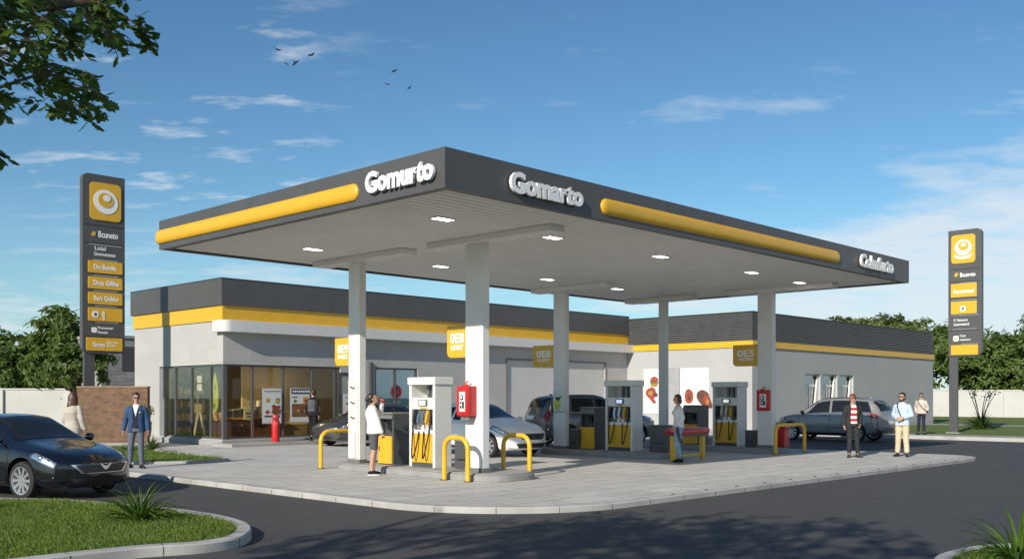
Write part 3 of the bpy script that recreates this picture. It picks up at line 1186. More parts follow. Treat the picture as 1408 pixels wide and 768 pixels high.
# ------------------------------------------------------------------ shop building
BX, BY = 7.28, 19.40          # near corner of the shop
BX1, BYB = 30.2, 26.1         # the shop runs to the wing; back wall
ZG0, ZG1 = .22, 2.83          # glazing
shop = thing('shop_building', 'low pale shop with charcoal parapet, yellow band and large corner windows', 'building', ((BX + BX1) / 2, (BY + BYB) / 2, 0))
S = lambda mb, nm, mt, **kw: mb.build(nm, mt, shop, True, **kw)
T = .28
gl_y1 = BY + 4.65             # glazing on the side wall ends here
gl_x1 = BX + 4.95             # glazing on the front wall ends here
k = MB()
# side wall (faces -X)
k.box(BX, BX + T, gl_y1, BYB, .0, 4.34).box(BX, BX + T, BY + .0, gl_y1, ZG1, 4.34)
k.box(BX, BX + T, BY, gl_y1, .0, ZG0)
# front wall (faces -Y)
k.box(BX + T, gl_x1 + .0, BY, BY + T, ZG1, 4.34).box(BX + T, gl_x1, BY, BY + T, 0, ZG0)
k.box(gl_x1 + 1.15, BX + 6.62, BY, BY + T, 0, 4.34).box(gl_x1, gl_x1 + 1.15, BY, BY + T, 2.62, 4.34)
k.box(BX + 6.62, BX + 8.82, BY, BY + T, 0, .95).box(BX + 6.62, BX + 8.82, BY, BY + T, 2.85, 4.34)
k.box(BX + 8.82, BX + 14.05, BY, BY + T, 0, 4.34)
k.box(BX + 14.05, BX + 21.1, BY, BY + T, 3.35, 4.34)
k.box(BX + 21.1, BX1 - .003, BY, BY + T, 0, 4.34)
# back and inner end
k.box(BX + T, BX1, BYB - T, BYB, 0, 4.34)
S(k, 'wall', m_wall)
S(MB().box(BX + T, BX1 - .01, BY + T, BYB - T, .0, .16), 'floor_slab', M('shop_floor', (.30, .28, .24), .35, var=.06))
S(MB().box(BX + T, gl_x1 + 1.6, BY + T, BYB - T, 3.0, 3.1), 'ceiling', M('shop_ceiling', (.62, .60, .55), .8))
S(MB().box(gl_x1 + 1.65, gl_x1 + 1.8, BY + T, BYB - T, .16, 3.0).box(BX + T, gl_x1 + 1.65, BYB - T - .12, BYB - T - .005, .16, 3.0), 'inner_wall', m_tan)
S(MB().box(BX - .05, BX1 - .004, BY - .05, BYB + .05, 4.34, 4.86), 'accent_band', m_yellow)
pp = MB()
pp.box(BX - .12, BX1 - .006, BY - .12, BY + .1, 4.862, 5.77).box(BX - .12, BX + .1, BY + .1, BYB + .12, 4.862, 5.77)
pp.box(BX + .1, BX1 - .006, BYB - .1, BYB + .12, 4.862, 5.77).box(BX + .1, BX1 - .006, BY + .1, BYB - .1, 5.3, 5.4)
pp.mi = 1
x = BX + 2.2
while x < BX1 - .5:
    pp.box(x - .004, x + .004, BY - .1215, BY - .118, 4.87, 5.765)
    x += 2.3
for yy in (BY + 2.1, BY + 4.3):
    pp.box(BX - .1215, BX - .118, yy - .004, yy + .004, 4.87, 5.765)
S(pp, 'parapet', [m_char, m_seam], bevel=.001)
S(MB().box(BX - .135, BX1 - .008, BY - .135, BY + .12, 5.772, 5.80).box(BX - .135, BX + .12, BY + .12, BYB + .135, 5.772, 5.80), 'coping', m_char_d)
# soffit band over the front, rounded at its near end
ov = [(BX1 - .01, BY - .002), (BX1 - .01, BY - .42), (BX + .9, BY - .42)] + arc(BX + .1, BY - .1, .32, 270, 180, 8) + [(BX - .22, BY + .35), (BX - .002, BY + .35), (BX - .002, BY - .002)]
S(MB().prism(ov, 3.93, 4.335), 'soffit_band', M('band_white', (.60, .595, .57), .6, var=.04), bevel=.012, smooth=35)
pl_ = MB().box(BX - .10, BX - .002, BY - .10, gl_y1 + .3, 0, .19).box(BX - .002, gl_x1, BY - .10, BY - .002, .1105, .19)
S(pl_, 'plinth', m_conc, bevel=.01)

# window frames: side
mf = M('window_frame', (.085, .086, .09), .38, var=.05)
side_m = [BY + .0, BY + .98, BY + 2.35, BY + 3.55, gl_y1]
fr = MB()
fr.box(BX + .02, BX + .16, BY + .02, BY + .16, ZG0, ZG1)
for yy in side_m[1:4]:
    fr.box(BX + .06, BX + .14, yy - .035, yy + .035, ZG0 + .06, ZG1 - .07)
fr.box(BX + .06, BX + .14, BY + .16, gl_y1 - .002, ZG0, ZG0 + .06).box(BX + .06, BX + .14, BY + .16, gl_y1 - .002, ZG1 - .07, ZG1)
wf = S(fr, 'window', mf)
rv = MB().box(BX + .002, BX + .27, gl_y1 - .36, gl_y1 - .003, ZG0, ZG1 - .07)
S(rv, 'reveal_panel', M('reveal_grey', (.20, .20, .205), .5))
for a, b in zip(side_m[:-1], side_m[1:]):
    MB().box(BX + .095, BX + .105, max(a, BY + .16) + .003, min(b, gl_y1 - .36) - .003, ZG0 + .06, ZG1 - .07).build('pane', m_glass, wf, True)
front_m = [BX, BX + 1.2, BX + 2.46, BX + 3.72, BX + 4.74]
fr = MB()
for xx in front_m[1:]:
    fr.box(xx - .04, xx + .04, BY + .06, BY + .14, ZG0 + .06, ZG1 - .07)
fr.box(BX + .16, gl_x1, BY + .06, BY + .14, ZG0, ZG0 + .06).box(BX + .16, gl_x1, BY + .06, BY + .14, ZG1 - .07, ZG1)
fr.box(gl_x1 - .07, gl_x1, BY + .055, BY + .16, ZG0 + .06, ZG1 - .07)
wf = S(fr, 'window', mf)
for a, b in zip(front_m[:-1], front_m[1:]):
    MB().box(max(a, BX + .16) + .003, b - .043, BY + .095, BY + .105, ZG0 + .06, ZG1 - .07).build('pane', m_glass, wf, True)
# door
d = MB()
x0, x1 = gl_x1 + .02, gl_x1 + 1.13
d.box(x0, x0 + .09, BY + .05, BY + .15, .16, 2.6).box(x1 - .09, x1, BY + .05, BY + .15, .16, 2.6).box(x0 + .09, x1 - .09, BY + .05, BY + .15, 2.48, 2.6)
d.box(x0 + .09, x1 - .09, BY + .06, BY + .14, .16, .36)
dr = S(d, 'door', mf)
MB().box(x0 + .092, x1 - .092, BY + .095, BY + .105, .362, 2.478).build('pane', m_glass_b, dr, True)
MB().tube([(x0 + .14, BY + .05, .9), (x0 + .14, BY - .0, .95), (x0 + .14, BY - .0, 1.5), (x0 + .14, BY + .05, 1.55)], .018, 8).build('handle', m_steel, dr, True)
# blue reflective window
x0, x1 = BX + 6.62, BX + 8.82
f = MB()
f.box(x0 + .002, x1 - .002, BY + .03, BY + .12, .952, 1.02).box(x0 + .002, x1 - .002, BY + .03, BY + .12, 2.78, 2.848)
for xx in (x0 + .04, (x0 + x1) / 2 - .05, x1 - .04):
    f.box(xx - .035, xx + .035, BY + .035, BY + .115, 1.02, 2.78)
wo = S(f, 'window', mf)
MB().box(x0 + .003, x1 - .003, BY + .07, BY + .08, 1.02, 2.78).build('pane', m_glass_b, wo, True)
S(MB().box(x0 + .05, x1 - .05, BY + .16, BY + .19, .96, 2.84), 'pane_backing', M('reflected_sky_teal', (.09, .47, .62), .6, var=.35, scale=.7))  # teal colour paints the sky's reflection onto this sheet added behind the pane
dp = MB().box(BX + 6.30, BX + 6.42, BY - .13, BY - .002, .12, 3.05)
S(dp, 'downpipe', m_grey_d)
# plain pale closed bay
S(MB().box(BX + 14.06, BX + 21.09, BY + .06, BY + .11, .12, 3.345), 'bay_panel', M('bay_grey', (.52, .515, .50), .7, var=.05, scale=.5))
S(MB().box(BX + 13.98, BX + 14.05, BY - .03, BY - .002, 0.1105, 3.4).box(BX + 21.1, BX + 21.17, BY - .03, BY - .002, .1105, 3.4).box(BX + 14.05, BX + 21.1, BY - .03, BY - .002, 3.352, 3.42), 'bay_frame', m_grey)

# inside the shop
t = thing('shop_counter', 'long brown counter with an amber edge behind the corner window', 'counter', (BX + 1.75, BY + 1.35, .16))
MB().box(-1.1, 1.2, -.3, .3, 0, .72).build('carcass', m_wood, t, bevel=.01)
MB().box(-1.15, 1.25, -.35, .35, .722, .78).build('worktop', m_orange, t, bevel=.008)
t = thing('display_cooler', 'chrome and dark food warmer standing on the brown counter', 'food warmer', (BX + 1.6, BY + 1.35, .94))
MB().box(-.55, .5, -.22, .22, 0, .28).build('case', m_grey_d, t, bevel=.02)
MB().obox((-.02, -.1, .33), (1.15, .30, .05), Matrix.Rotation(R(-6), 3, 'Y')).build('lid', m_steel, t, bevel=.01)
MB().box(.55, .68, -.1, .05, 0, .62).build('side_canister', M('canister', (.6, .55, .4), .4), t, bevel=.03)
t = thing('shop_notice', 'pale square notice hung on the front of the food warmer', 'notice', (BX + 1.55, BY + .9, .80))
MB().obox((0, 0, .28), (.42, .03, .46), Matrix.Rotation(R(4), 3, 'Y')).build('board', M('notice_cream', (.62, .58, .36), .6), t, bevel=.01)
MB().obox((0, -.017, .30), (.26, .004, .06), Matrix.Rotation(R(4), 3, 'Y')).build('print', m_grey_d, t)
MB().obox((0, -.017, .18), (.20, .004, .05), Matrix.Rotation(R(4), 3, 'Y')).build('print', m_grey_d, t)
S(MB().box(BX + 2.3, gl_x1 + 1.6, BY + 2.6, BY + 2.7, .16, 3.0), 'inner_wall', m_tan)
S(MB().box(BX + 2.9, gl_x1 + .6, BY + 2.52, BY + 2.598, .16, 1.1), 'inner_wall', M('tan_dado', (.30, .21, .11), .7, var=.1))
m_glow = glow_mat('shop_lamp', (1, .86, .62), 8.0)
for (a, b) in ((BX + 1.2, BY + 1.2), (BX + 1.2, BY + 3.6), (BX + 3.6, BY + 1.2)):
    S(MB().box(a - .45, a + .45, b - .3, b + .3, 2.96, 2.998), 'lamp', m_glow)
t = thing('shop_armchair', 'low tan cushioned bench seat behind the food posters', 'bench', (BX + 3.6, BY + 1.6, .16))
MB().box(-.9, .9, -.35, .35, .0, .42).build('base', M('seat_brown', (.28, .2, .11), .7), t, bevel=.04)
MB().box(-.9, .9, -.35, .3, .425, .56).build('cushion', M('seat_tan', (.45, .34, .2), .8, bump=.1), t, bevel=.05, seg=3)
MB().box(-.9, .9, .3, .5, .425, 1.0).build('backrest', M('seat_tan2', (.42, .31, .18), .8, bump=.1), t, bevel=.05, seg=3)
for si, (x, y, lb) in enumerate(((BX + 4.9, BY + 4.6, 'tall tan shelf unit stocked with jars against the back wall of the shop'),
                                 (BX + 1.6, BY + 5.4, 'tall dark shelf unit with pale goods seen through the side window'))):
    t = thing('shop_shelf', lb, 'shelf', (x, y, .16))
    k = MB().box(-.7, -.66, -.25, .25, 0, 2.2).box(.66, .7, -.25, .25, 0, 2.2).box(-.66, .66, .21, .25, 0, 2.2)
    k.build('carcass', m_tan if si == 0 else m_grey_d, t, bevel=.004)
    for z in (.1, .6, 1.1, 1.6, 2.1):
        MB().box(-.658, .658, -.25, .208, z, z + .03).build('shelf', m_tan if si == 0 else m_grey, t)
    gd = MB()
    for z in (.13, .63, 1.13, 1.63):
        x = -.6
        while x < .6:
            hh = rnd.uniform(.15, .34)
            gd.mi = rnd.randrange(3)
            gd.box(x, x + .09, -.2, -.02, z, z + hh)
            x += rnd.uniform(.11, .2)
    gd.build('goods', [M('goods_a' + str(si), (.55, .5, .4), .5), M('goods_b' + str(si), (.5, .33, .06), .5), M('goods_c' + str(si), (.25, .05, .04), .5)], t, bevel=.008)
t = thing('feather_banner', 'yellow-green leaf shaped banner standing in the side window', 'banner', (BX + .45, BY + 1.35, .19))
lf = [(0, 0), (.10, .22), (.24, .45), (.30, .75), (.24, 1.05), (.10, 1.42), (.0, 1.62), (-.13, 1.3), (-.22, .9), (-.26, .5), (-.24, .2), (-.16, .02)]
MB().prism_on([(x, z + .75) for x, z in smooth_loop(lf, 4)], (0, 0, 0), NX[0], NX[1], .012).build('flag', M('banner_lime', (.52, .56, .10), .6, var=.15, scale=4), t)
MB().prism_on([(-.03, 1.78), (.07, 1.78), (.02, 1.98)], (-.0135, 0, 0), NX[0], NX[1], .003).build('print', m_black, t)
MB().prism_on(ellipse(-.04, 1.2, .12, .07, 16), (-.0135, 0, 0), NX[0], NX[1], .003).build('print', M('print_olive', (.2, .26, .05), .6), t)
MB().tube([(.02, 0, 0), (.02, 0, .85), (.02, .05, 1.6)], .015, 6).build('pole', m_steel, t)
MB().box(-.2, .2, -.2, .2, 0, .03).build('base', m_grey_d, t)
t = thing('easel_stand', 'cream folding easel with splayed legs and papers in the side window', 'easel', (BX + .6, BY + 2.75, .19))
for s in (-1, 1):
    MB().obox((0, s * .24, .48), (.04, .12, 1.0), Matrix.Rotation(R(20 * s), 3, 'X')).build('leg', M('easel_cream' + str(s), (.62, .58, .42), .6), t, bevel=.006)
MB().box(-.03, .03, -.32, .32, .92, 1.25).build('tray', M('easel_tan', (.35, .3, .16), .6), t, bevel=.01)
MB().tube([(0, .1, 1.25), (0, .12, 1.5), (0, -.02, 1.7)], .05, 8).build('neck', m_grey, t)
for z in (1.72, 2.02):
    MB().box(-.02, .02, -.17, .15, z, z + .26).build('paper', m_white_b, t, bevel=.02)
t = thing('snack_crate', 'small crate of yellow and red snack packs in the side window', 'crate', (BX + .55, BY + 1.1, .19))
MB().box(-.2, .2, -.38, .38, 0, .62).build('stand', m_wood, t, bevel=.01)
cr = MB()
for i in range(5):
    for j in range(3):
        cr.mi = (i * 2 + j) % 3
        cr.obox((-.12 + .02 * j, -.3 + .15 * i, .70 + .10 * j), (.1, .13, .09), Matrix.Rotation(R(20 * (i - 2)), 3, 'X'))
cr.build('packs', [m_yellow, M('pack_cream', (.6, .55, .35), .5), M('pack_red', (.3, .04, .03), .5)], t, bevel=.01)


# posters in the front window
def poster(x, w_, z0, h, kind, label, y=BY - .03):
    t = thing('window_poster', label, 'poster', (x, y, z0), group='food posters on the shop front')
    MB().prism_on(rrect(-w_ / 2, w_ / 2, 0, h, .03, 3), (0, 0, 0), NY[0], NY[1], .025).build('frame', M('poster_frame', (.34, .35, .37), .4) if kind != 2 else m_steel, t, bevel=.004)
    MB().prism_on(rrect(-w_ / 2 + .03, w_ / 2 - .03, .03, h - .03, .015, 2), (0, -.0255, 0), NY[0], NY[1], .003).build('sheet', M('paper_white', (.60, .60, .58), .5, var=.03), t)
    yy = -.0290
    def blk(a, b, c, d, mt, lift=0):
        MB().prism_on([(a, c), (b, c), (b, d), (a, d)], (0, yy - lift, 0), NY[0], NY[1], .002).build('print', mt, t)
    def dish(cx, cz, r, mt, lift=0):
        MB().prism_on([(cx + r * (1 + .2 * math.sin(i * 2.3)) * math.cos(i * PI / 8), cz + r * .8 * (1 + .25 * math.cos(i * 1.7)) * math.sin(i * PI / 8)) for i in range(16)],
                      (0, yy - lift, 0), NY[0], NY[1], .002).build('print', mt, t)
    w2 = w_ / 2
    fo = [M('food_brown', (.16, .075, .035), .6, var=.8, scale=22), M('food_red', (.32, .035, .025), .6, var=.6, scale=18), M('food_gold', (.48, .28, .05), .6, var=.5, scale=20),
          M('food_green', (.12, .2, .03), .6, var=.5, scale=20), M('ink_navy', (.03, .04, .07), .5)]
    if kind == 0:
        blk(-w2 + .05, w2 - .05, h - .12, h - .095, m_grey_d)
        blk(-w2 + .12, w2 - .05, h - .17, h - .155, m_grey)
        blk(-w2 + .14, -w2 + .30, h - .52, h - .36, fo[2]); blk(w2 - .26, w2 - .08, h - .55, h - .36, fo[3]); dish(w2 - .17, h - .47, .07, fo[2], .0025)
        blk(-w2 + .08, w2 - .08, .24, .30, fo[4]); dish(-w2 + .2, .42, .09, fo[1]); dish(w2 - .24, .45, .19, fo[0], .0025); dish(w2 - .34, .62, .09, fo[1], .005); dish(w2 - .15, .60, .08, fo[1], .005)
    elif kind == 1:
        blk(-w2 + .035, w2 - .035, h - .22, h - .035, fo[4])
        for i in range(9):
            blk(-w2 + .10 + i * .085, -w2 + .15 + i * .085, h - .16, h - .09, m_text_w, .0025)
        blk(-w2 + .08, -w2 + .30, h - .36, h - .31, m_grey); dish(-w2 + .2, h - .48, .08, fo[3]); blk(w2 - .30, w2 - .09, h - .58, h - .32, fo[2]); dish(w2 - .19, h - .46, .07, fo[1], .0025)
        blk(-w2 + .06, w2 - .06, .20, .68, fo[0])
        for i in range(8):
            dish(-w2 + .14 + i * .1, .30 + .26 * ((i * 5) % 3) / 2, .06, fo[(i % 3)], .0025)
    else:
        blk(-w2 + .10, w2 - .10, h - .16, h - .13, m_grey_d)
        blk(-w2 + .14, w2 - .14, h - .42, h - .34, fo[0])
        for r_i in range(3):
            for i in range(5):
                dish(-w2 + .2 + i * .1, .22 + .16 * r_i, .055, fo[(i + r_i) % 3], .0025 * (1 + (i % 2)))
    return t


poster(BX + 1.92, .80, .73, 1.28, 0, 'white food poster with small dishes, first from the shop corner')
poster(BX + 3.10, .84, .76, 1.26, 1, 'food poster with a navy heading and a tray of meat')
poster(BX + 5.35, .80, .62, 1.20, 2, 'plain white poster with rows of dishes beside the shop door', y=BY - .13)

t = thing('window_sticker', 'round red emblem sticker on the blue reflective window', 'sticker', (BX + 8.1, BY + .064, 1.9))
MB().prism_on(ellipse(-.35, 0, .27, .27, 28), (0, 0, 0), NY[0], NY[1], .006).build('disc', M('sticker_red', (.30, .02, .03), .5), t)
MB().prism_on(ellipse(-.35, 0, .19, .19, 24), (0, -.0065, 0), NY[0], NY[1], .003).build('ring', M('sticker_dark', (.06, .02, .02), .5), t)
MB().prism_on([(-.46, -.08), (-.40, .10), (-.35, -.02), (-.30, .10), (-.24, -.08), (-.29, -.08), (-.32, .0), (-.35, -.1), (-.38, .0), (-.41, -.08)], (0, -.010, 0), NY[0], NY[1], .003).build('emblem', M('sticker_red2', (.5, .04, .06), .5), t)
MB().prism_on(rrect(-.55, -.15, -.46, -.36, .04, 3), (0, 0, 0), NY[0], NY[1], .005).build('caption', m_grey, t)

t = thing('fire_post', 'red cylinder shaped like a gas bottle standing on the shop pavement', 'fire post', (BX + 1.70, BY - .62, .11))
MB().lathe([(0, 0), (.135, 0), (.14, .02), (.14, .72), (.135, .74), (.10, .76), (.10, .80), (.12, .81), (.12, .93), (.10, .955), (0, .96)], n=24).build('body', m_red, t, smooth=40)
MB().lathe([(.1405, .60), (.1425, .60), (.1425, .70), (.1405, .70)], n=24).build('band', M('red_band', (.62, .06, .05), .4), t, smooth=40)
MB().tube([(-.11, -.06, .86), (-.16, -.10, .88), (-.17, -.11, .78)], .018, 7).build('valve', m_grey_d, t)

t = thing('wall_planter', 'slim black planter with a small shrub by the pale side wall', 'planter', (BX - .18, BY + 5.35, 0))
MB().lathe([(0, .30), (.085, .30), (.12, .75), (.13, .78), (.10, .78), (.09, .72), (0, .72)], n=16).build('pot', m_black, t, smooth=40)
MB().tube([(0.02, 0, .5), (.12, 0, .5), (.18, 0, .5)], .02, 6).build('bracket', m_black, t)
PLANTER = t

# ------------------------------------------------------------------ service wing
WX, WY, WX1, WYB = 30.2, 12.2, 51.9, 27.0
wing = thing('service_wing', 'grey flat-roofed wing with dark louvred parapet and three recessed windows', 'building', ((WX + WX1) / 2, (WY + WYB) / 2, 0))
W = lambda mb, nm, mt, **kw: mb.build(nm, mt, wing, True, **kw)
k = MB()
wins = [(35.35, 36.95), (37.2, 38.85), (39.1, 40.75)]
k.box(WX, WX + T, WY + T, WYB, 0, 4.0)
k.box(WX, 35.35, WY, WY + T, 0, 4.0).box(36.95, 37.2, WY, WY + T, 1.05, 2.85).box(38.85, 39.1, WY, WY + T, 1.05, 2.85)
k.box(35.35, 40.75, WY, WY + T, 0, 1.05).box(35.35, 40.75, WY, WY + T, 2.85, 4.0).box(40.75, WX1, WY, WY + T, 0, 4.0)
k.box(WX1 - T, WX1, WY + T, WYB, 0, 4.0).box(WX + T, WX1 - T, WYB - T, WYB, 0, 4.0)
W(k, 'wall', m_wall_w)
W(MB().box(WX - .06, WX1 + .06, WY - .06, WYB + .06, 4.002, 4.30), 'accent_band', m_yellow)
W(MB().box(WX + .06, WX1 - .06, WY + .06, WYB - .06, 4.302, 5.60), 'parapet_core', m_char_d)
lv = MB()
z = 4.33
while z < 5.62:
    for (a, b, c, d_) in ((WX - .02, WX + .055, WY - .02, WYB), (WX1 - .055, WX1 + .02, WY - .02, WYB)):
        lv.box(a, b, c, d_, z, z + .048)
    lv.box(WX + .055, WX1 - .055, WY - .02, WY + .055, z, z + .048)
    z += .093
W(lv, 'louvre', M('louvre_grey', (.115, .116, .118), .45))
W(MB().box(WX - .03, WX1 + .03, WY - .03, WYB + .02, 5.63, 5.67), 'coping', m_char)
W(MB().box(WX - .025, WX - .002, WY + .02, BY - .14, .0, .16).box(WX - .025, WX1 + .02, WY - .025, WY - .002, .0, .22), 'plinth', m_conc)
# slanted fins and panes
for (a, b) in wins:
    f = MB()
    zz = (1.052, 1.11, 2.22, 2.32, 2.78, 2.848)
    f.box(a + .002, b - .002, WY + .20, WY + .25, zz[0], zz[1]).box(a + .002, b - .002, WY + .20, WY + .25, zz[2], zz[3]).box(a + .002, b - .002, WY + .20, WY + .25, zz[4], zz[5])
    f.box(a + .002, a + .06, WY + .20, WY + .25, zz[1], zz[2]).box(b - .06, b - .002, WY + .20, WY + .25, zz[1], zz[2]).box((a + b) / 2 - .03, (a + b) / 2 + .03, WY + .20, WY + .25, zz[1], zz[2])
    wo = W(f, 'window', m_white)
    MB().box(a + .003, b - .003, WY + .222, WY + .23, 1.055, 2.845).build('pane', m_glass_b, wo, True)
    fin = MB().prism_on([(b - .44, 1.06), (b - .003, 1.06), (b - .003, 2.84), (b - .10, 2.84)], (0, WY + .185, 0), NY[0], NY[1], .08)
    W(fin, 'fin', m_white)
W(MB().box(wins[0][0], wins[2][1], WY + .45, WY + .5, 1.0, 2.9), 'pane_backing', M('blind_pale', (.42, .42, .40), .8))
W(MB().box(35.25, 40.98, WY - .12, WY - .003, .99, 1.045), 'sill', m_white, bevel=.006)
# inner wall (faces -X): grey door, ledge
dr = W(MB().box(WX - .05, WX - .002, 16.2, 17.35, .02, 3.12), 'door', M('door_grey', (.33, .335, .34), .5), bevel=.01)
MB().tube([(WX - .05, 17.2, 1.0), (WX - .09, 17.2, 1.0), (WX - .09, 17.05, 1.0)], .015, 6).build('handle', m_steel, dr, True)
W(MB().box(WX - .035, WX - .002, 17.42, 18.35, .02, .8), 'low_hatch', M('hatch_pale', (.42, .42, .42), .5), bevel=.01)


def wall_panel(y0, y1, z0, z1, kind, label):
    t = thing('wall_panel', label, 'poster', (WX - .002, (y0 + y1) / 2, z0), group='white food panels on the inner wall')
    w2, h = (y1 - y0) / 2, z1 - z0
    MB().prism_on(rrect(-w2, w2, 0, h, .02, 2), (0, 0, 0), NX[0], NX[1], .03).build('panel', M('panel_white', (.62, .62, .61), .5, var=.03), t, bevel=.004)
    fo = [M('meat_red', (.30, .06, .035), .5, var=.5, scale=9), M('meat_brown', (.12, .05, .035), .5, var=.7, scale=10), M('bun_gold', (.40, .21, .06), .5, var=.4, scale=9), M('leaf_print', (.10, .16, .03), .5, var=.5, scale=12)]
    def shape(pts, mt, lift):
        MB().prism_on(smooth_loop(pts, 4), (-.0305 - lift, 0, 0), NX[0], NX[1], .002).build('print', mt, t)
    if kind == 0:
        shape([(.0, 1.35), (.34, 1.35), (.38, 1.5), (.2, 1.55), (.0, 1.5)], fo[2], 0)
        shape([(-.02, 1.5), (.4, 1.5), (.4, 1.6), (-.02, 1.62)], fo[3], .003)
        shape([(-.02, 1.58), (.38, 1.58), (.4, 1.75), (.2, 1.85), (0, 1.76)], fo[0], .006)
        shape([(-.32, .95), (-.15, .8), (.1, .55), (.25, .5), (.28, .62), (.18, .75), (.3, .95), (.22, 1.25), (-.05, 1.3), (-.28, 1.15)], fo[0], .009)
        shape([(-.2, 1.0), (0, .9), (.12, 1.0), (.0, 1.15)], fo[2], .012)
        shape([(.2, .85), (.38, .85), (.38, 1.0), (.2, 1.02)], fo[1], .0135)
    else:
        shape([(-.5, .3), (-.3, .22), (-.1, .35), (-.08, .7), (-.25, .9), (-.45, .88), (-.56, .6)], fo[0], 0)
        shape([(-.42, .45), (-.25, .4), (-.2, .6), (-.38, .7)], fo[1], .003)
        shape([(.12, .55), (.3, .25), (.6, .05), (.95, .02), (.98, .2), (.85, .5), (.75, .75), (.45, .88), (.2, .78)], fo[1], 0)
        shape([(.55, .2), (.8, .12), (.85, .4), (.65, .65), (.5, .45)], fo[0], .003)
        shape([(.68, .25), (.78, .22), (.8, .35), (.7, .4)], fo[2], .006)


wall_panel(17.42, 18.35, .86, 3.10, 0, 'narrow white wall panel with pictures of a burger and roast meat')
wall_panel(14.5, 16.15, 1.15, 3.10, 1, 'wide white wall panel with pictures of dark cut meat')

# ------------------------------------------------------------------ boundary walls and the stone building behind
t = thing('stone_building', 'grey stone-clad flat block standing behind the shop', 'building', (12.5, 36.5, 0))
MB().box(8.95, 16, 33, 40, -.1, 4.4).build('wall', m_stone, t, True)
MB().box(8.88, 16.07, 32.93, 40.07, 4.402, 4.52).build('coping', m_conc, t, True)
MB().box(9.9, 10.7, 32.97, 32.998, 2.9, 4.0).build('vent_panel', m_grey_d, t, True)

b0, b1 = LD(-14.58, 33.0), LD(-12.22, 33.0)
c0 = (b0 + b1) / 2
t = thing('brick_wall', 'short weathered red brick screen wall behind the man in the blue jacket', 'wall', (c0.x, c0.y, 0), ang(1, 0))
hw = (b1 - b0).length / 2
MB().box(-hw, hw, 0, .24, -.05, 2.0).build('brickwork', m_brick, t)
MB().box(-hw - .02, hw + .02, -.02, .26, 2.002, 2.05).build('coping', M('brick_coping', (.30, .17, .10), .8, var=.3, scale=4), t, bevel=.008)
MB().box(-hw - .03, hw + .03, -.05, .29, -.06, .16).build('footing', m_conc, t, bevel=.01)

a0, a1 = LD(-34, 44.0), LD(-16.5, 46.5)
t = thing('boundary_wall', 'long white rendered boundary wall behind the dark saloon', 'wall', (a0.x, a0.y, 0), math.atan2(a1.y - a0.y, a1.x - a0.x), 'white boundary walls')
L_ = (a1 - a0).length
MB().box(0, L_, 0, .2, -.1, 2.02).build('panel', m_bound, t)
MB().box(-.03, L_ + .03, -.04, .24, 2.022, 2.09).build('coping', M('coping_pale', (.55, .54, .51), .8), t, bevel=.01)
x = .6
while x < L_:
    MB().box(x, x + .42, -.12, -.002, -.1, 2.018).build('pilaster', m_bound, t, bevel=.01)
    x += 3.2
a0, a1 = Vector((76, 70, 0)), Vector((76, -45, 0))
t = thing('boundary_wall', 'long white rendered boundary wall across the far lawn', 'wall', (a0.x, a0.y, 0), R(-90), 'white boundary walls')
MB().box(0, 115, 0, .2, -.1, 2.18).build('panel', m_bound, t)
MB().box(0, 115, -.04, .24, 2.182, 2.26).build('coping', M('coping_pale2', (.60, .59, .56), .8), t)
pil = MB()
x = 2.0
while x < 114:
    pil.box(x, x + .4, -.12, -.002, -.1, 2.178)
    x += 6.5
pil.build('pilaster', m_bound, t)


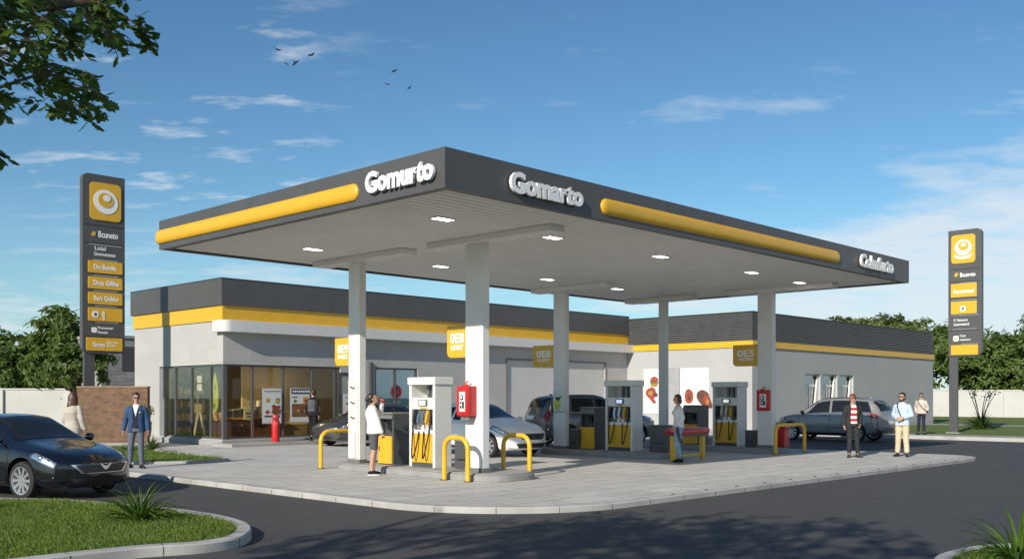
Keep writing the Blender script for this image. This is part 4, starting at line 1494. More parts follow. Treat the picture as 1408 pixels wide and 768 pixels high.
# ------------------------------------------------------------------ price totems
def totem(loc, rz, zb, zt, wd, th, label, spec, post_x, corners):
    """front looks towards local -Y"""
    t = thing('price_totem', label, 'sign', loc, rz, 'tall charcoal price totems')
    B = lambda mb, nm, mt, **kw: mb.build(nm, mt, t, False, **kw)
    h = zt - zb
    MB().box(post_x - .19, post_x + .19, .05, th - .05, -.15, zb + .3).build('post', m_grey_d, t, bevel=.02)
    B(MB().box(post_x - .3, post_x + .3, -.05, th + .05, -.02, .06), 'post_base', m_conc, bevel=.01)
    B(MB().prism_on(rrect(0, wd, zb, zt, .22, 6, corners), (0, th, 0), NY[0], NY[1], th), 'casing', m_char, bevel=.012)
    e = Vector((0, -.001, 0))
    def panel(u0, u1, v0, v1, mt, lift=.03, r=.04, c=(1, 1, 1, 1)):
        return B(MB().prism_on(rrect(u0 * wd, u1 * wd, zb + v0 * h, zb + v1 * h, r, 5, c), (0, -.001, 0), NY[0], NY[1], lift), 'panel', mt, bevel=.004)
    def txt(s, u, v, size, fit=None, lift=.0315, mt=m_text_w, bold=.004):
        lettering(s, (u * wd, -.001 - lift, zb + v * h), NY, size * h, .006, mt, t, bold, 'LEFT', fit=fit * wd if fit else None, world=False)
    def disc(cx, cz, a, b, mt, lift, rot=0.):
        B(MB().prism_on(ellipse(cx, cz, a, b, 36, rot), (0, -lift, 0), NY[0], NY[1], .012), 'emblem', mt)
    def line(v, u0=.05, u1=.95, mt=m_black):
        B(MB().box(u0 * wd, u1 * wd, -.006, -.0012, zb + v * h - .012, zb + v * h + .012), 'seam', mt)
    # logo square
    l0, l1, v0, v1 = spec['logo']
    panel(l0, l1, v0, v1, m_yellow, .03, .15)
    cx, cz, rr = (l0 + l1) / 2 * wd, zb + (v0 + v1) / 2 * h, (l1 - l0) / 2 * wd
    if spec['smile']:
        cz += .12 * rr
        disc(cx, cz, rr * .70, rr * .68, m_text_w, .032)
        disc(cx + .02, cz + rr * .14, rr * .44, rr * .40, m_yellow, .045)
        disc(cx + .02, cz + rr * .24, rr * .19, rr * .17, m_text_w, .058)
        sm = [(cx - rr * .72, cz - rr * .56), (cx - rr * .5, cz - rr * .70), (cx, cz - rr * .80), (cx + rr * .5, cz - rr * .70), (cx + rr * .74, cz - rr * .54), (cx + rr * .74, cz - rr * .74),
              (cx + rr * .5, cz - rr * .92), (cx, cz - rr * 1.0), (cx - rr * .5, cz - rr * .92), (cx - rr * .72, cz - rr * .78)]
        B(MB().prism_on(sm, (0, -.032, 0), NY[0], NY[1], .012), 'emblem', m_text_w)
    else:
        disc(cx, cz, rr * .80, rr * .74, m_text_w, .032, R(-35))
        disc(cx - rr * .02, cz + rr * .10, rr * .50, rr * .46, m_yellow, .045, R(-20))
        disc(cx + rr * .06, cz + rr * .24, rr * .22, rr * .21, m_text_w, .058)
    for row in spec['rows']:
        k_ = row[0]
        if k_ == 'line':
            line(row[1], mt=m_black)
        elif k_ == 'rule':
            line(row[1], row[2], row[3], m_steel)
        elif k_ == 'panel':
            panel(row[1], row[2], row[3], row[4], m_yellow, .03, .05, row[5] if len(row) > 5 else (1, 1, 1, 1))
        elif k_ == 'txt':
            txt(row[1], row[2], row[3], row[4], row[5], lift=row[6] if len(row) > 6 else .0015, bold=.006 if row[4] > .03 else .002)
        elif k_ == 'icon':
            u, v, s, kind = row[1:5]
            L0 = row[5] if len(row) > 5 else .0
            if kind == 'tag':
                B(MB().prism_on([(u * wd, zb + v * h), (u * wd + s * .75, zb + v * h - s * .1), (u * wd + s, zb + v * h + s * .75), (u * wd + s * .35, zb + v * h + s * .85)], (0, -.001 - L0, 0), NY[0], NY[1], .012), 'icon', m_yellow)
            else:
                B(MB().prism_on(rrect(u * wd, u * wd + s, zb + v * h, zb + v * h + s, s * .3, 4), (0, -.001 - L0, 0), NY[0], NY[1], .010), 'icon', m_text_w)
                if kind != 'plain':
                    B(MB().prism_on(ellipse(u * wd + s * .5, zb + v * h + s * .48, s * .22, s * .26, 14), (0, -.012 - L0, 0), NY[0], NY[1], .004), 'icon', m_grey_d if kind == 'dark' else M('icon_lime', (.45, .5, .05), .5))
    return t


spec1 = dict(logo=(.17, .90, .745, .955), smile=False, rows=[
    ('line', .715), ('icon', .20, .655, .17, 'tag'), ('txt', 'Bcuneto', .37, .650, .050, .46), ('line', .615), ('rule', .607, .15, .92),
    ('txt', 'Lidal', .29, .577, .030, .25), ('txt', 'Gsvonenense', .27, .546, .030, .50), ('rule', .522, .25, .82),
    ('panel', .13, .93, .449, .517), ('txt', 'Drt Bundts', .26, .470, .038, .52, .032), ('rule', .436, .25, .85),
    ('panel', .13, .93, .360, .428), ('txt', 'Drsa Gifilto', .25, .382, .038, .60, .032), ('rule', .351, .25, .82),
    ('panel', .13, .93, .274, .342), ('txt', 'Bart Gobito', .26, .296, .038, .58, .032), ('rule', .265, .28, .8),
    ('panel', .13, .93, .180, .256), ('icon', .22, .20, .22, 'dark', .031), ('txt', '6', .45, .216, .034, None, .032), ('txt', '5', .45, .189, .034, None, .032), ('rule', .173, .3, .85),
    ('icon', .21, .115, .19, 'plain'), ('txt', 'Prosessmer', .36, .137, .022, .36), ('txt', 'Nomesir', .36, .112, .022, .24), ('line', .093),
    ('panel', .09, .93, .015, .088, (1, 1, 0, 0)), ('txt', 'Dnrtory', .24, .037, .036, .28, .032), ('txt', 'Bllartas Gens', .56, .057, .018, .27, .032), ('txt', 'Sarmesb', .56, .041, .018, .2, .032), ('rule', .025, .57, .84)])
totem((*LD(-14.73, 33.75).to_2d(), -.02), 0, 3.22, 9.42, 1.50, .22, 'tall charcoal totem with a round white emblem and nine panels behind the brick wall', spec1, .27, (1, 1, 0, 1))
spec2 = dict(logo=(.10, .82, .735, .96), smile=True, rows=[
    ('line', .690), ('icon', .18, .635, .19, 'tag'), ('txt', 'Bcunvto', .36, .628, .046, .46), ('line', .59), ('rule', .580, .35, .85),
    ('panel', .09, .86, .468, .575, (0, 0, 0, 0)), ('txt', 'Gumntcesd', .16, .500, .042, .62, .032), ('line', .455), ('rule', .448, .1, .86),
    ('panel', .09, .86, .335, .435, (0, 0, 0, 0)), ('icon', .37, .355, .24, 'dark', .031), ('rule', .325, .1, .93),
    ('txt', 'C licauvo', .17, .278, .030, .42), ('txt', 'Lasontestd', .17, .245, .030, .46), ('rule', .215, .12, .86), ('line', .205),
    ('icon', .15, .120, .25, 'lime'), ('txt', 'Coat', .35, .155, .024, .18), ('txt', 'nuensoms', .35, .125, .022, .32), ('rule', .098, .4, .9),
    ('panel', .09, .90, .012, .090, (0, 1, 0, 0))])
p = LD(20.2, 45.6)
totem((p.x, p.y, .0), R(-90), 3.55, 9.35, 1.47, .26, 'tall charcoal totem with a smiling round emblem on the far lawn', spec2, .20, (0, 1, 1, 0))
# ------------------------------------------------------------------ cars
def curve(keys, x):
    """smooth interpolation through (x, value) keys"""
    if x <= keys[0][0]:
        return keys[0][1]
    if x >= keys[-1][0]:
        return keys[-1][1]
    n = len(keys)
    for i in range(n - 1):
        if keys[i][0] <= x <= keys[i + 1][0]:
            break
    def slope(j):
        if j == 0 or j == n - 1:
            return 0.0
        a = (keys[j][1] - keys[j - 1][1]) / (keys[j][0] - keys[j - 1][0])
        b = (keys[j + 1][1] - keys[j][1]) / (keys[j + 1][0] - keys[j][0])
        if a * b <= 0:
            return 0.0
        return 2 * a * b / (a + b)
    x0, y0 = keys[i]
    x1, y1 = keys[i + 1]
    h = x1 - x0
    t = (x - x0) / h
    m0, m1 = slope(i) * h, slope(i + 1) * h
    return (2 * t ** 3 - 3 * t * t + 1) * y0 + (t ** 3 - 2 * t * t + t) * m0 + (-2 * t ** 3 + 3 * t * t) * y1 + (t ** 3 - t * t) * m1


class CarShape:
    def __init__(s, L, W, zb, zs, zr, w, wroof, rw, axles, nose, tail):
        s.L, s.W, s.zb, s.zs, s.zr, s.w, s.wr, s.rw, s.ax, s.nose, s.tail = L, W, zb, zs, zr, w, wroof, rw, axles, nose, tail

    def ctrl(s, x):
        zb, zs, zr, w = curve(s.zb, x), curve(s.zs, x), curve(s.zr, x), curve(s.w, x)
        k = max(0., min(1., (zr - zs) / .42))
        wc = w * .90
        wr = w * (.80 - (.80 - s.wr) * k)
        h = zs - zb
        return [(0, zb), (w * .78, zb), (w * .945, zb + .07), (w * .985, zb + .18 * h + .03), (w * 1.0, zb + .52 * h), (w * .985, zb + .80 * h),
                (w * .955, zs - .03), (wc + .005, zs + .015 * k), (wr + (wc - wr) * .06, zr - .09 * k - .012), (wr * .86, zr - .022 * k - .004), (wr * .5, zr + .0), (0, zr + .012)]

    def P(s, x, t, off=0.0):
        if off:
            e = .012
            a = s.P(x + e, t) - s.P(x - e, t)
            b = s.P(x, min(t + .05, 11)) - s.P(x, max(t - .05, 0))
            n = b.cross(a)
            if n.length < 1e-9:
                n = Vector((0, 0, 1))
            return s.P(x, t) + n.normalized() * off
        c = s.ctrl(x)
        i = min(int(t), 10)
        f = t - i
        # soft bend round every control point, straighter in between
        p0, p1, p2, p3 = c[max(i - 1, 0)], c[i], c[i + 1], c[min(i + 2, 11)]
        if i == 0:
            p0 = (-c[1][0], c[1][1])
        if i == 10:
            p3 = (-c[10][0], c[10][1])
        def cr(a, b, d, e):
            m0, m1 = .5 * (d - a), .5 * (e - b)
            lim = abs(d - b) * 1.0
            m0 = max(-lim * 1.5, min(lim * 1.5, m0))
            m1 = max(-lim * 1.5, min(lim * 1.5, m1))
            return (2 * f ** 3 - 3 * f * f + 1) * b + (f ** 3 - 2 * f * f + f) * m0 + (-2 * f ** 3 + 3 * f * f) * d + (f ** 3 - f * f) * m1
        y, z = cr(p0[0], p1[0], p2[0], p3[0]), cr(p0[1], p1[1], p2[1], p3[1])
        u = max(0., min(1., abs(y) / (s.W / 2)))
        return Vector((x - s.bend(x, u), y, z))

    def bend(s, x, u):
        """ends rounded in plan"""
        f = max(0., (x - s.L / 2 + 1.1) / 1.1)
        r = max(0., (-x - s.L / 2 + .9) / .9)
        return s.nose * u ** 2.6 * f ** 1.5 - s.tail * u ** 2.6 * r ** 1.5

    def side(s, sgn, fn):
        def g(a, b):
            p = fn(a, b)
            return Vector((p.x, p.y * sgn, p.z))
        return g


def make_car(label, sh, paint, loc, rz, cfg):
    t = thing(cfg.get('name', 'parked_car'), label, 'car', loc, rz, 'cars at the filling station')
    L = sh.L
    xs = []
    n = 64
    for i in range(n + 1):
        u = i / n
        xs.append(-L / 2 + L * (u - .045 * math.sin(2 * PI * u)))
    ts = []
    for i in range(11):
        for j in range(4):
            ts.append(i + j / 4)
    ts.append(11)
    ring_t = ts
    mb = MB()
    m = len(ring_t)
    rows = []
    for x in xs:
        half = [sh.P(x, q) for q in ring_t]
        full = half + [Vector((p.x, -p.y, p.z)) for p in reversed(half[1:-1])]
        rows.append(full)
    nn = len(rows[0])
    vs = [p for r_ in rows for p in r_]
    fs = []
    for i in range(n):
        for j in range(nn):
            fs.append((i * nn + j, (i + 1) * nn + j, (i + 1) * nn + (j + 1) % nn, i * nn + (j + 1) % nn))
    # rounded end caps: shrinking rings then a fan
    def cap(row, first, sgn, idx0):
        base = first
        cz = (row[0].z + row[len(ring_t) - 1].z) / 2
        xe = sgn * L / 2
        for k in (.95, .86, .72, .5, .25):
            dx = .066 * (1 - k ** 2.2)
            st = len(vs)
            for p in row:
                y = p.y * k
                vs.append(Vector((xe - sh.bend(xe, min(1, abs(y) / (sh.W / 2))) + sgn * dx, y, cz + (p.z - cz) * k)))
            for j in range(nn):
                a, b, c_, d = base + j, base + (j + 1) % nn, st + (j + 1) % nn, st + j
                fs.append((a, d, c_, b) if sgn > 0 else (a, b, c_, d))
            base = st
        st = len(vs)
        vs.append(Vector((xe + sgn * .066, 0, cz)))
        for j in range(nn):
            fs.append((base + j, st, base + (j + 1) % nn) if sgn > 0 else (base + j, base + (j + 1) % nn, st))
    cap(rows[-1], n * nn, 1, 0)
    cap(rows[0], 0, -1, 0)
    mb.add(vs, fs)
    body_me = mb.mesh(True)
    tmp = bpy.data.objects.new('tmp', body_me)
    COL.objects.link(tmp)
    body_me.materials.append(paint)
    body_me.materials.append(m_black)
    cut = MB()
    cut.mi = 1
    for ax in sh.ax:
        for sg in (-1, 1):
            c = []
            for q in range(36):
                w_ = 2 * PI * q / 36
                c.append((ax + (sh.rw + .055) * math.cos(w_), (sh.rw + .02) + (sh.rw + .055) * math.sin(w_)))
            cut.prism_on(c, (0, sg * sh.W * .29 if sg > 0 else -sh.W * .56, 0), (1, 0, 0), (0, 0, 1), -.48 * sh.W * .56)
    # prism_on pushes along ex x ey = -Y, a negative thickness goes +Y
    cme = cut.mesh(True)
    co = bpy.data.objects.new('cut', cme)
    cme.materials.append(paint)
    cme.materials.append(m_black)
    COL.objects.link(co)
    b = tmp.modifiers.new('b', 'BOOLEAN')
    b.operation = 'DIFFERENCE'
    b.object = co
    b.solver = 'EXACT'
    me = evaluated(tmp)
    bpy.data.objects.remove(tmp)
    bpy.data.objects.remove(co)
    me.materials.clear()
    place_mesh('body', me, [paint, m_black], t, False, smooth=38)

    def patch(name, fn, nu, nv, mt, parent=t, smooth=60):
        mbp = MB()
        for sg in (1, -1):
            mbp.grid(sh.side(sg, fn), nu, nv, flip=(sg < 0))
        return mbp.build(name, mt, parent, smooth=smooth)

    def one(name, fn, nu, nv, mt, sg, parent=t):
        mbp = MB().grid(sh.side(sg, fn), nu, nv, flip=(sg < 0))
        return mbp.build(name, mt, parent, smooth=60)

    lerp = lambda a, b_, f: a + (b_ - a) * f
    # side windows: list of (x0 bottom, x1 bottom, x0 top, x1 top)
    for (a0, a1, c0, c1) in cfg['side']:
        for sg in (1, -1):
            fn = lambda u, v: sh.P(lerp(lerp(a0, c0, v), lerp(a1, c1, v), u), lerp(7.14, 7.93, v), .006)
            one('side_window', fn, 14, 6, m_carglass, sg)
    if cfg.get('trim', True):
        a0, a1 = cfg['side'][0][0], cfg['side'][-1][1]
        for sg in (1, -1):
            one('window_trim', lambda u, v: sh.P(lerp(a0 - .03, a1 + .03, u), lerp(7.03, 7.11, v), .008), 30, 1, cfg.get('trim_mat', m_chrome), sg)
    # windscreen and rear window straight across
    def across(x0, x1, t0, nm):
        mbp = MB()
        def fn(u, v):
            tt = lerp(-1, 1, v)
            q = 11 - abs(tt) * (11 - t0)
            x = lerp(x0, x1, u) - (.10 * tt * tt if x1 > 0 else -.06 * tt * tt) * 0
            p = sh.P(x, q, .007)
            return Vector((p.x, p.y if tt < 0 else -p.y, p.z))
        mbp.grid(fn, 10, 24, flip=False)
        mbp.build(nm, m_carglass, t, smooth=60, fix=False)
    across(*cfg['wind'], 8.22, 'windscreen')
    across(*cfg['rearw'], 8.22, 'rear_window')
    # wipers / cowl
    cx = cfg['wind'][1]
    # wheels
    for ax in sh.ax:
        for sg in (-1, 1):
            yc = sg * (sh.W / 2 - .115)
            w_ = bpy.data.objects.new('wheel', None)
            COL.objects.link(w_)
            w_.parent = t
            w_.location = (ax, yc, sh.rw)
            if sg < 0:
                w_.rotation_euler = (0, 0, PI)
            rw, hw = sh.rw, .105
            ri = rw * .745
            MB().lathe([(ri, -hw + .01), (rw * .84, -hw), (rw * .96, -hw + .015), (rw, -hw + .05), (rw, hw - .05), (rw * .96, hw - .015), (rw * .84, hw), (ri + .005, hw - .005), (ri, hw - .05), (ri, -hw + .01)],
                       axis='Y', n=40).build('tyre', m_rubber, w_, smooth=40)
            rm = MB()
            rm.lathe([(ri - .002, hw - .0), (ri - .02, hw - .002), (ri - .035, hw - .04), (ri - .04, -hw + .03), (ri - .002, -hw + .02)], axis='Y', n=40)
            rm.lathe([(0, hw - .012), (.045, hw - .012), (.06, hw - .03), (.06, hw - .08), (0, hw - .08)], axis='Y', n=18)
            ns = cfg.get('spokes', 10)
            for q in range(ns):
                a = 2 * PI * q / ns
                ca, sa_ = math.cos(a), math.sin(a)
                wd0, wd1 = .022, .030
                pts = []
                for (r_, wd, yy) in ((.04, wd0, hw - .02), (ri - .03, wd1, hw - .012)):
                    for s2 in (-1, 1):
                        for dy in (0, -.03):
                            pts.append((r_ * ca - s2 * wd * sa_, yy + dy, r_ * sa_ + s2 * wd * ca))
                rm.add(pts, [(0, 2, 6, 4), (1, 5, 7, 3), (0, 4, 5, 1), (2, 3, 7, 6), (4, 6, 7, 5), (0, 1, 3, 2)])
            rm.build('rim', m_steel if cfg.get('bright_rim', True) else m_grey, w_, smooth=35, fix=True)
            MB().lathe([(0, -.02), (ri - .06, -.02), (ri - .06, -.05), (0, -.05)], axis='Y', n=28).build('brake_disc', m_grey_d, w_, smooth=40, fix=True)
    # lamps
    hx0, hx1, ht0, ht1 = cfg['head']
    m_hl = M('headlamp_' + str(len(bpy.data.materials)), (.60, .62, .64), .12, metal=.85, var=.05, coat=1)
    for sg in (1, -1):
        hb = one('headlight', lambda u, v: sh.P(lerp(hx0 + .10 * (v - .5), hx1, u), lerp(ht0 + .25 * (1 - u), ht1, v), .006), 10, 6, m_black, sg)
        one('lamp_glass', lambda u, v: sh.P(lerp(hx0 + .07 + .08 * (v - .5), hx1 - .015, u), lerp(ht0 + .12 + .25 * (1 - u), ht1 - .12, v), .011), 10, 6, m_hl, sg, hb)
        lm = MB()
        for q, r_ in ((.45, .048), (.74, .042)):
            p = sh.P(lerp(hx0, hx1, q), lerp(ht0, ht1, .52), -.018)
            lm.ell((p.x, p.y * sg, p.z), (r_, r_ * .9, r_))
        lm.build('projector', m_chrome, hb, smooth=80)
        tx0, tx1, tt0, tt1 = cfg['tail']
        one('tail_light', lambda u, v: sh.P(lerp(tx0, tx1 - .08 * (1 - v), u), lerp(tt0, tt1, v), .007), 8, 5, M('tail_lens_' + str(len(bpy.data.materials)), (.32, .012, .012), .12, coat=1), sg)
    # front face: points on the nose by (y, z)
    xf = L / 2
    def nose_pt(y, z, off=.0):
        u = min(1, abs(y) / (sh.W / 2))
        c = sh.ctrl(xf)
        zc = (c[0][1] + c[-1][1]) / 2
        r2 = max(abs(y) / (c[4][0] * 1.0), abs(z - zc) / (abs(c[-1][1] - zc) + 1e-6))
        dome = .066 * (1 - min(1, r2) ** 2.2)
        return Vector((xf - sh.bend(xf, u) * min(1.0, 1) + dome + off, y, z))
    def face(name, pts_fn, nu, nv, mt, parent=t):
        return MB().grid(pts_fn, nu, nv, flip=True).build(name, mt, parent, smooth=60)
    g = cfg['grille']
    def gr(u, v, k=1.0, off=.012):
        z = lerp(g[2], g[3], .5 + (v - .5) * k)
        hw_ = lerp(g[0], g[1], v) * k
        return nose_pt(lerp(-hw_, hw_, u), z, off)
    go = face('grille', lambda u, v: gr(u, v, 1.0, .010), 14, 5, m_chrome if cfg.get('grille_chrome', True) else m_black)
    face('mesh_insert', lambda u, v: gr(u, v, .90, .016), 14, 5, m_black, go)
    bars = MB()
    for q in range(1, 5):
        v = q / 5
        for i in range(12):
            a, b_ = nose_pt(lerp(-1, 1, i / 12) * lerp(g[0], g[1], v) * .88, lerp(g[2], g[3], .5 + (v - .5) * .9), .018), nose_pt(lerp(-1, 1, (i + 1) / 12) * lerp(g[0], g[1], v) * .88, lerp(g[2], g[3], .5 + (v - .5) * .9), .018)
            bars.tube([a, b_], .006, 5, False)
    bars.build('grille_bars', m_grey_d, go)
    e = MB()
    zc = lerp(g[2], g[3], .62)
    if cfg.get('emblem') == 'wing':
        for sg in (-1, 1):
            e.prism_on([(0, -.05), (sg * .05, -.02), (sg * .12, .06), (sg * .10, .075), (sg * .04, .03), (0, .02)], (nose_pt(0, zc).x + .022, 0, zc), (0, 1, 0), (0, 0, 1), .014)
    else:
        e.prism_on(ellipse(0, 0, .055, .045, 18), (nose_pt(0, zc).x + .020, 0, zc), (0, 1, 0), (0, 0, 1), .014)
    e.build('badge', m_chrome, t)
    lo = cfg['intake']
    face('lower_intake', lambda u, v: nose_pt(lerp(-1, 1, u) * lerp(lo[0], lo[1], v), lerp(lo[2], lo[3], v), .010), 16, 3, m_black)
    for sg in (-1, 1):
        fo_ = MB()
        p = sh.P(xf - .06, 3.6, .012)
        fo_.ell((p.x, p.y * sg * .93, p.z), (.035, .05, .04))
        fo_.build('fog_lamp', m_chrome, t, smooth=80)
    # skirts, seams, handles, mirrors
    for sg in (1, -1):
        one('sill_trim', lambda u, v: sh.P(lerp(sh.ax[1] + sh.rw + .07, sh.ax[0] - sh.rw - .07, u), lerp(1.55, 2.55, v), .006), 20, 3, m_black, sg)
        for x0 in cfg['seams']:
            one('door_seam', lambda u, v: sh.P(x0 + (u - .5) * .014 - .03 * (v - .5), lerp(2.7, 7.0, v), .003), 1, 18, m_black, sg)
        one('door_seam', lambda u, v: sh.P(lerp(cfg['seams'][0], cfg['seams'][-1], u), lerp(2.70, 2.74, v), .003), 14, 1, m_black, sg)
        if cfg.get('crease', True):
            one('side_moulding', lambda u, v: sh.P(lerp(cfg['seams'][-1] + .05, cfg['seams'][0] - .05, u), lerp(3.45, 3.58, v), .010), 20, 1, cfg.get('mould_mat', m_chrome), sg)
        for x0 in cfg['handles']:
            p = sh.P(x0, 5.7, .02)
            h_ = MB().box(p.x - .10, p.x + .10, p.y * sg - .014, p.y * sg + .014, p.z - .016, p.z + .016)
            h_.build('door_handle', cfg.get('handle_mat', paint), t, bevel=.008)
        p = sh.P(cfg['mirror'], 7.0, .0)
        mi = MB()
        mi.ell((p.x - .02, (p.y + .14) * sg, p.z + .09), (.07, .115, .075))
        mi.tube([(p.x, p.y * sg, p.z + .02), (p.x - .01, (p.y + .08) * sg, p.z + .07)], .025, 6)
        mi.build('mirror', cfg.get('mirror_mat', paint), t, smooth=60)
    # rear: plate recess and bumper reflector
    xb = -L / 2
    c = sh.ctrl(xb)
    def tail_pt(y, z, off):
        u = min(1, abs(y) / (sh.W / 2))
        zc_ = (c[0][1] + c[-1][1]) / 2
        r2 = max(abs(y) / c[4][0], abs(z - zc_) / (abs(c[-1][1] - zc_) + 1e-6))
        return Vector((xb - sh.bend(xb, u) - .066 * (1 - min(1, r2) ** 2.2) - off, y, z))
    pz = cfg.get('plate', .80)
    MB().grid(lambda u, v: tail_pt(lerp(-.28, .28, u), lerp(pz - .07, pz + .07, v), .012), 8, 2).build('number_plate', m_white_b, t)
    MB().grid(lambda u, v: tail_pt(lerp(-.62, .62, u) * (1 - .1 * v), lerp(.33, .45, v), .010), 14, 2).build('rear_valance', m_black, t)
    for sg in (-1, 1):
        pr = sh.P(xb + .1, 3.4, .01)
        MB().obox((pr.x, pr.y * sg * .95, pr.z), (.03, .16, .06), Matrix.Rotation(R(-35 * sg), 3, 'Z')).build('reflector', m_chrome, t, bevel=.01)
    if cfg.get('rails'):
        a, b_ = cfg['rails']
        for sg in (-1, 1):
            pts = [sh.P(lerp(a, b_, q / 10), 8.85, .03 if 0 < q < 10 else .0) for q in range(11)]
            MB().tube([(p.x, p.y * sg, p.z) for p in pts], .016, 7).build('roof_rail', cfg.get('rail_mat', m_grey_d), t, smooth=60)
    # antenna fin
    p = sh.P(cfg.get('fin', -.9), 11)
    MB().add([(p.x - .09, -.018, p.z - .01), (p.x + .09, -.012, p.z - .01), (p.x + .09, .012, p.z - .01), (p.x - .09, .018, p.z - .01), (p.x - .08, 0, p.z + .06)],
             [(3, 2, 1, 0), (0, 1, 4), (1, 2, 4), (2, 3, 4), (3, 0, 4)]).build('antenna', paint, t)
    return t


def car_paint(name, col, metal=.0, rough=.3):
    return M(name, col, rough, metal=metal, var=.03, scale=.6, coat=1.0)


# dark saloon on the road, nose towards the forecourt
sedan = CarShape(4.75, 1.84,
                 zb=[(-2.375, .34), (-2.0, .22), (-1.2, .20), (1.2, .20), (2.1, .19), (2.375, .24)],
                 zs=[(-2.375, .86), (-2.2, .94), (-1.5, .98), (0, .95), (.95, .93), (1.6, .86), (2.1, .75), (2.375, .64)],
                 zr=[(-2.375, .90), (-2.25, .99), (-1.75, 1.05), (-1.45, 1.14), (-.75, 1.42), (-.2, 1.475), (.25, 1.44), (1.15, 1.02), (1.45, .955), (2.0, .845), (2.25, .76), (2.375, .68)],
                 w=[(-2.375, .80), (-2.1, .885), (-1.2, .92), (1.2, .92), (2.0, .89), (2.375, .80)], wroof=.60, rw=.335, axles=(1.40, -1.38), nose=.34, tail=.22)
cfg_s = dict(side=[(-1.28, -.36, -.88, -.33), (-.27, .80, -.25, .34)], wind=(.30, 1.08), rearw=(-1.5, -.80), head=(1.70, 2.345, 4.9, 6.75), tail=(-2.33, -1.95, 4.9, 6.5),
             grille=(.44, .60, .46, .62), intake=(.52, .62, .27, .38), seams=(1.05, -.31, -1.2), handles=(-.10, -1.02), mirror=.86, emblem='wing', crease=False, spokes=10, fin=-1.0)
pf = LD(-8.16 - .885 * 1.40, 18.0 + .465 * 1.40, ROADZ)
make_car('glossy black saloon with ten-spoke silver wheels standing on the road beside the kerbed lawn', sedan, car_paint('black_car_paint', (.006, .007, .012), .2, .2),
         (pf.x, pf.y, ROADZ), ang(.885, -.465), cfg_s)

hatch = CarShape(4.35, 1.84,
                 zb=[(-2.175, .36), (-1.8, .24), (-1.0, .20), (1.1, .20), (1.9, .20), (2.175, .27)],
                 zs=[(-2.175, .90), (-1.9, .99), (-1.3, 1.02), (0, .97), (.85, .95), (1.5, .90), (1.95, .80), (2.175, .69)],
                 zr=[(-2.175, .94), (-2.05, 1.06), (-1.75, 1.27), (-1.3, 1.45), (-.5, 1.52), (.1, 1.49), (.95, 1.09), (1.3, 1.0), (1.8, .91), (2.05, .82), (2.175, .73)],
                 w=[(-2.175, .80), (-1.9, .89), (-1.0, .92), (1.1, .92), (1.85, .89), (2.175, .80)], wroof=.63, rw=.33, axles=(1.30, -1.30), nose=.34, tail=.2)
cfg_h = dict(side=[(-1.75, -1.25, -1.35, -1.2), (-1.17, -.32, -1.14, -.30), (-.24, .72, -.22, .24)], wind=(.18, .96), rearw=(-2.02, -1.5), head=(1.48, 2.145, 4.9, 6.75), tail=(-2.13, -1.85, 4.8, 6.9),
             grille=(.40, .56, .50, .67), intake=(.50, .60, .27, .40), seams=(.98, -.28, -1.18), handles=(-.08, -.98), mirror=.78, crease=False, grille_chrome=False, fin=-1.2, spokes=8, trim=False)
make_car('white hatchback with a black grille standing between the first and middle islands', hatch, M('white_car_paint', (.88, .875, .86), .45, var=.02, coat=.45), (10.0, 9.55, 0), R(-90), cfg_h)

suv = CarShape(4.6, 1.88,
               zb=[(-2.3, .42), (-1.9, .30), (-1, .26), (1.2, .26), (2.0, .27), (2.3, .36)],
               zs=[(-2.3, 1.0), (-2.1, 1.10), (-1, 1.12), (0, 1.10), (.9, 1.08), (1.6, 1.04), (2.1, .96), (2.3, .84)],
               zr=[(-2.3, 1.05), (-2.2, 1.30), (-2.0, 1.62), (-1.7, 1.72), (-.6, 1.77), (.05, 1.74), (.85, 1.25), (1.15, 1.16), (1.8, 1.07), (2.15, .98), (2.3, .88)],
               w=[(-2.3, .84), (-2.0, .91), (-1, .94), (1.2, .94), (2.0, .91), (2.3, .84)], wroof=.68, rw=.36, axles=(1.38, -1.34), nose=.28, tail=.16)
cfg_u = dict(side=[(-2.0, -1.25, -1.72, -1.22), (-1.15, -.30, -1.12, -.28), (-.21, .66, -.2, .2)], wind=(.12, .88), rearw=(-2.18, -1.86), head=(1.65, 2.2, 5.1, 6.9), tail=(-2.27, -2.02, 4.6, 7.4),
             grille=(.42, .55, .60, .82), intake=(.5, .6, .36, .5), seams=(.95, -.26, -1.16), handles=(-.08, -.98), mirror=.74, crease=True, mould_mat=m_steel, fin=-1.5, spokes=6, rails=(-1.6, .0), plate=1.0)
p = LD(2.75, 34.6)
make_car('tall grey off-road car facing away from the shutter, behind the column with the green poster', suv, car_paint('grey_car_paint', (.15, .148, .142), .4, .35), (p.x, p.y, 0), R(-22), cfg_u)

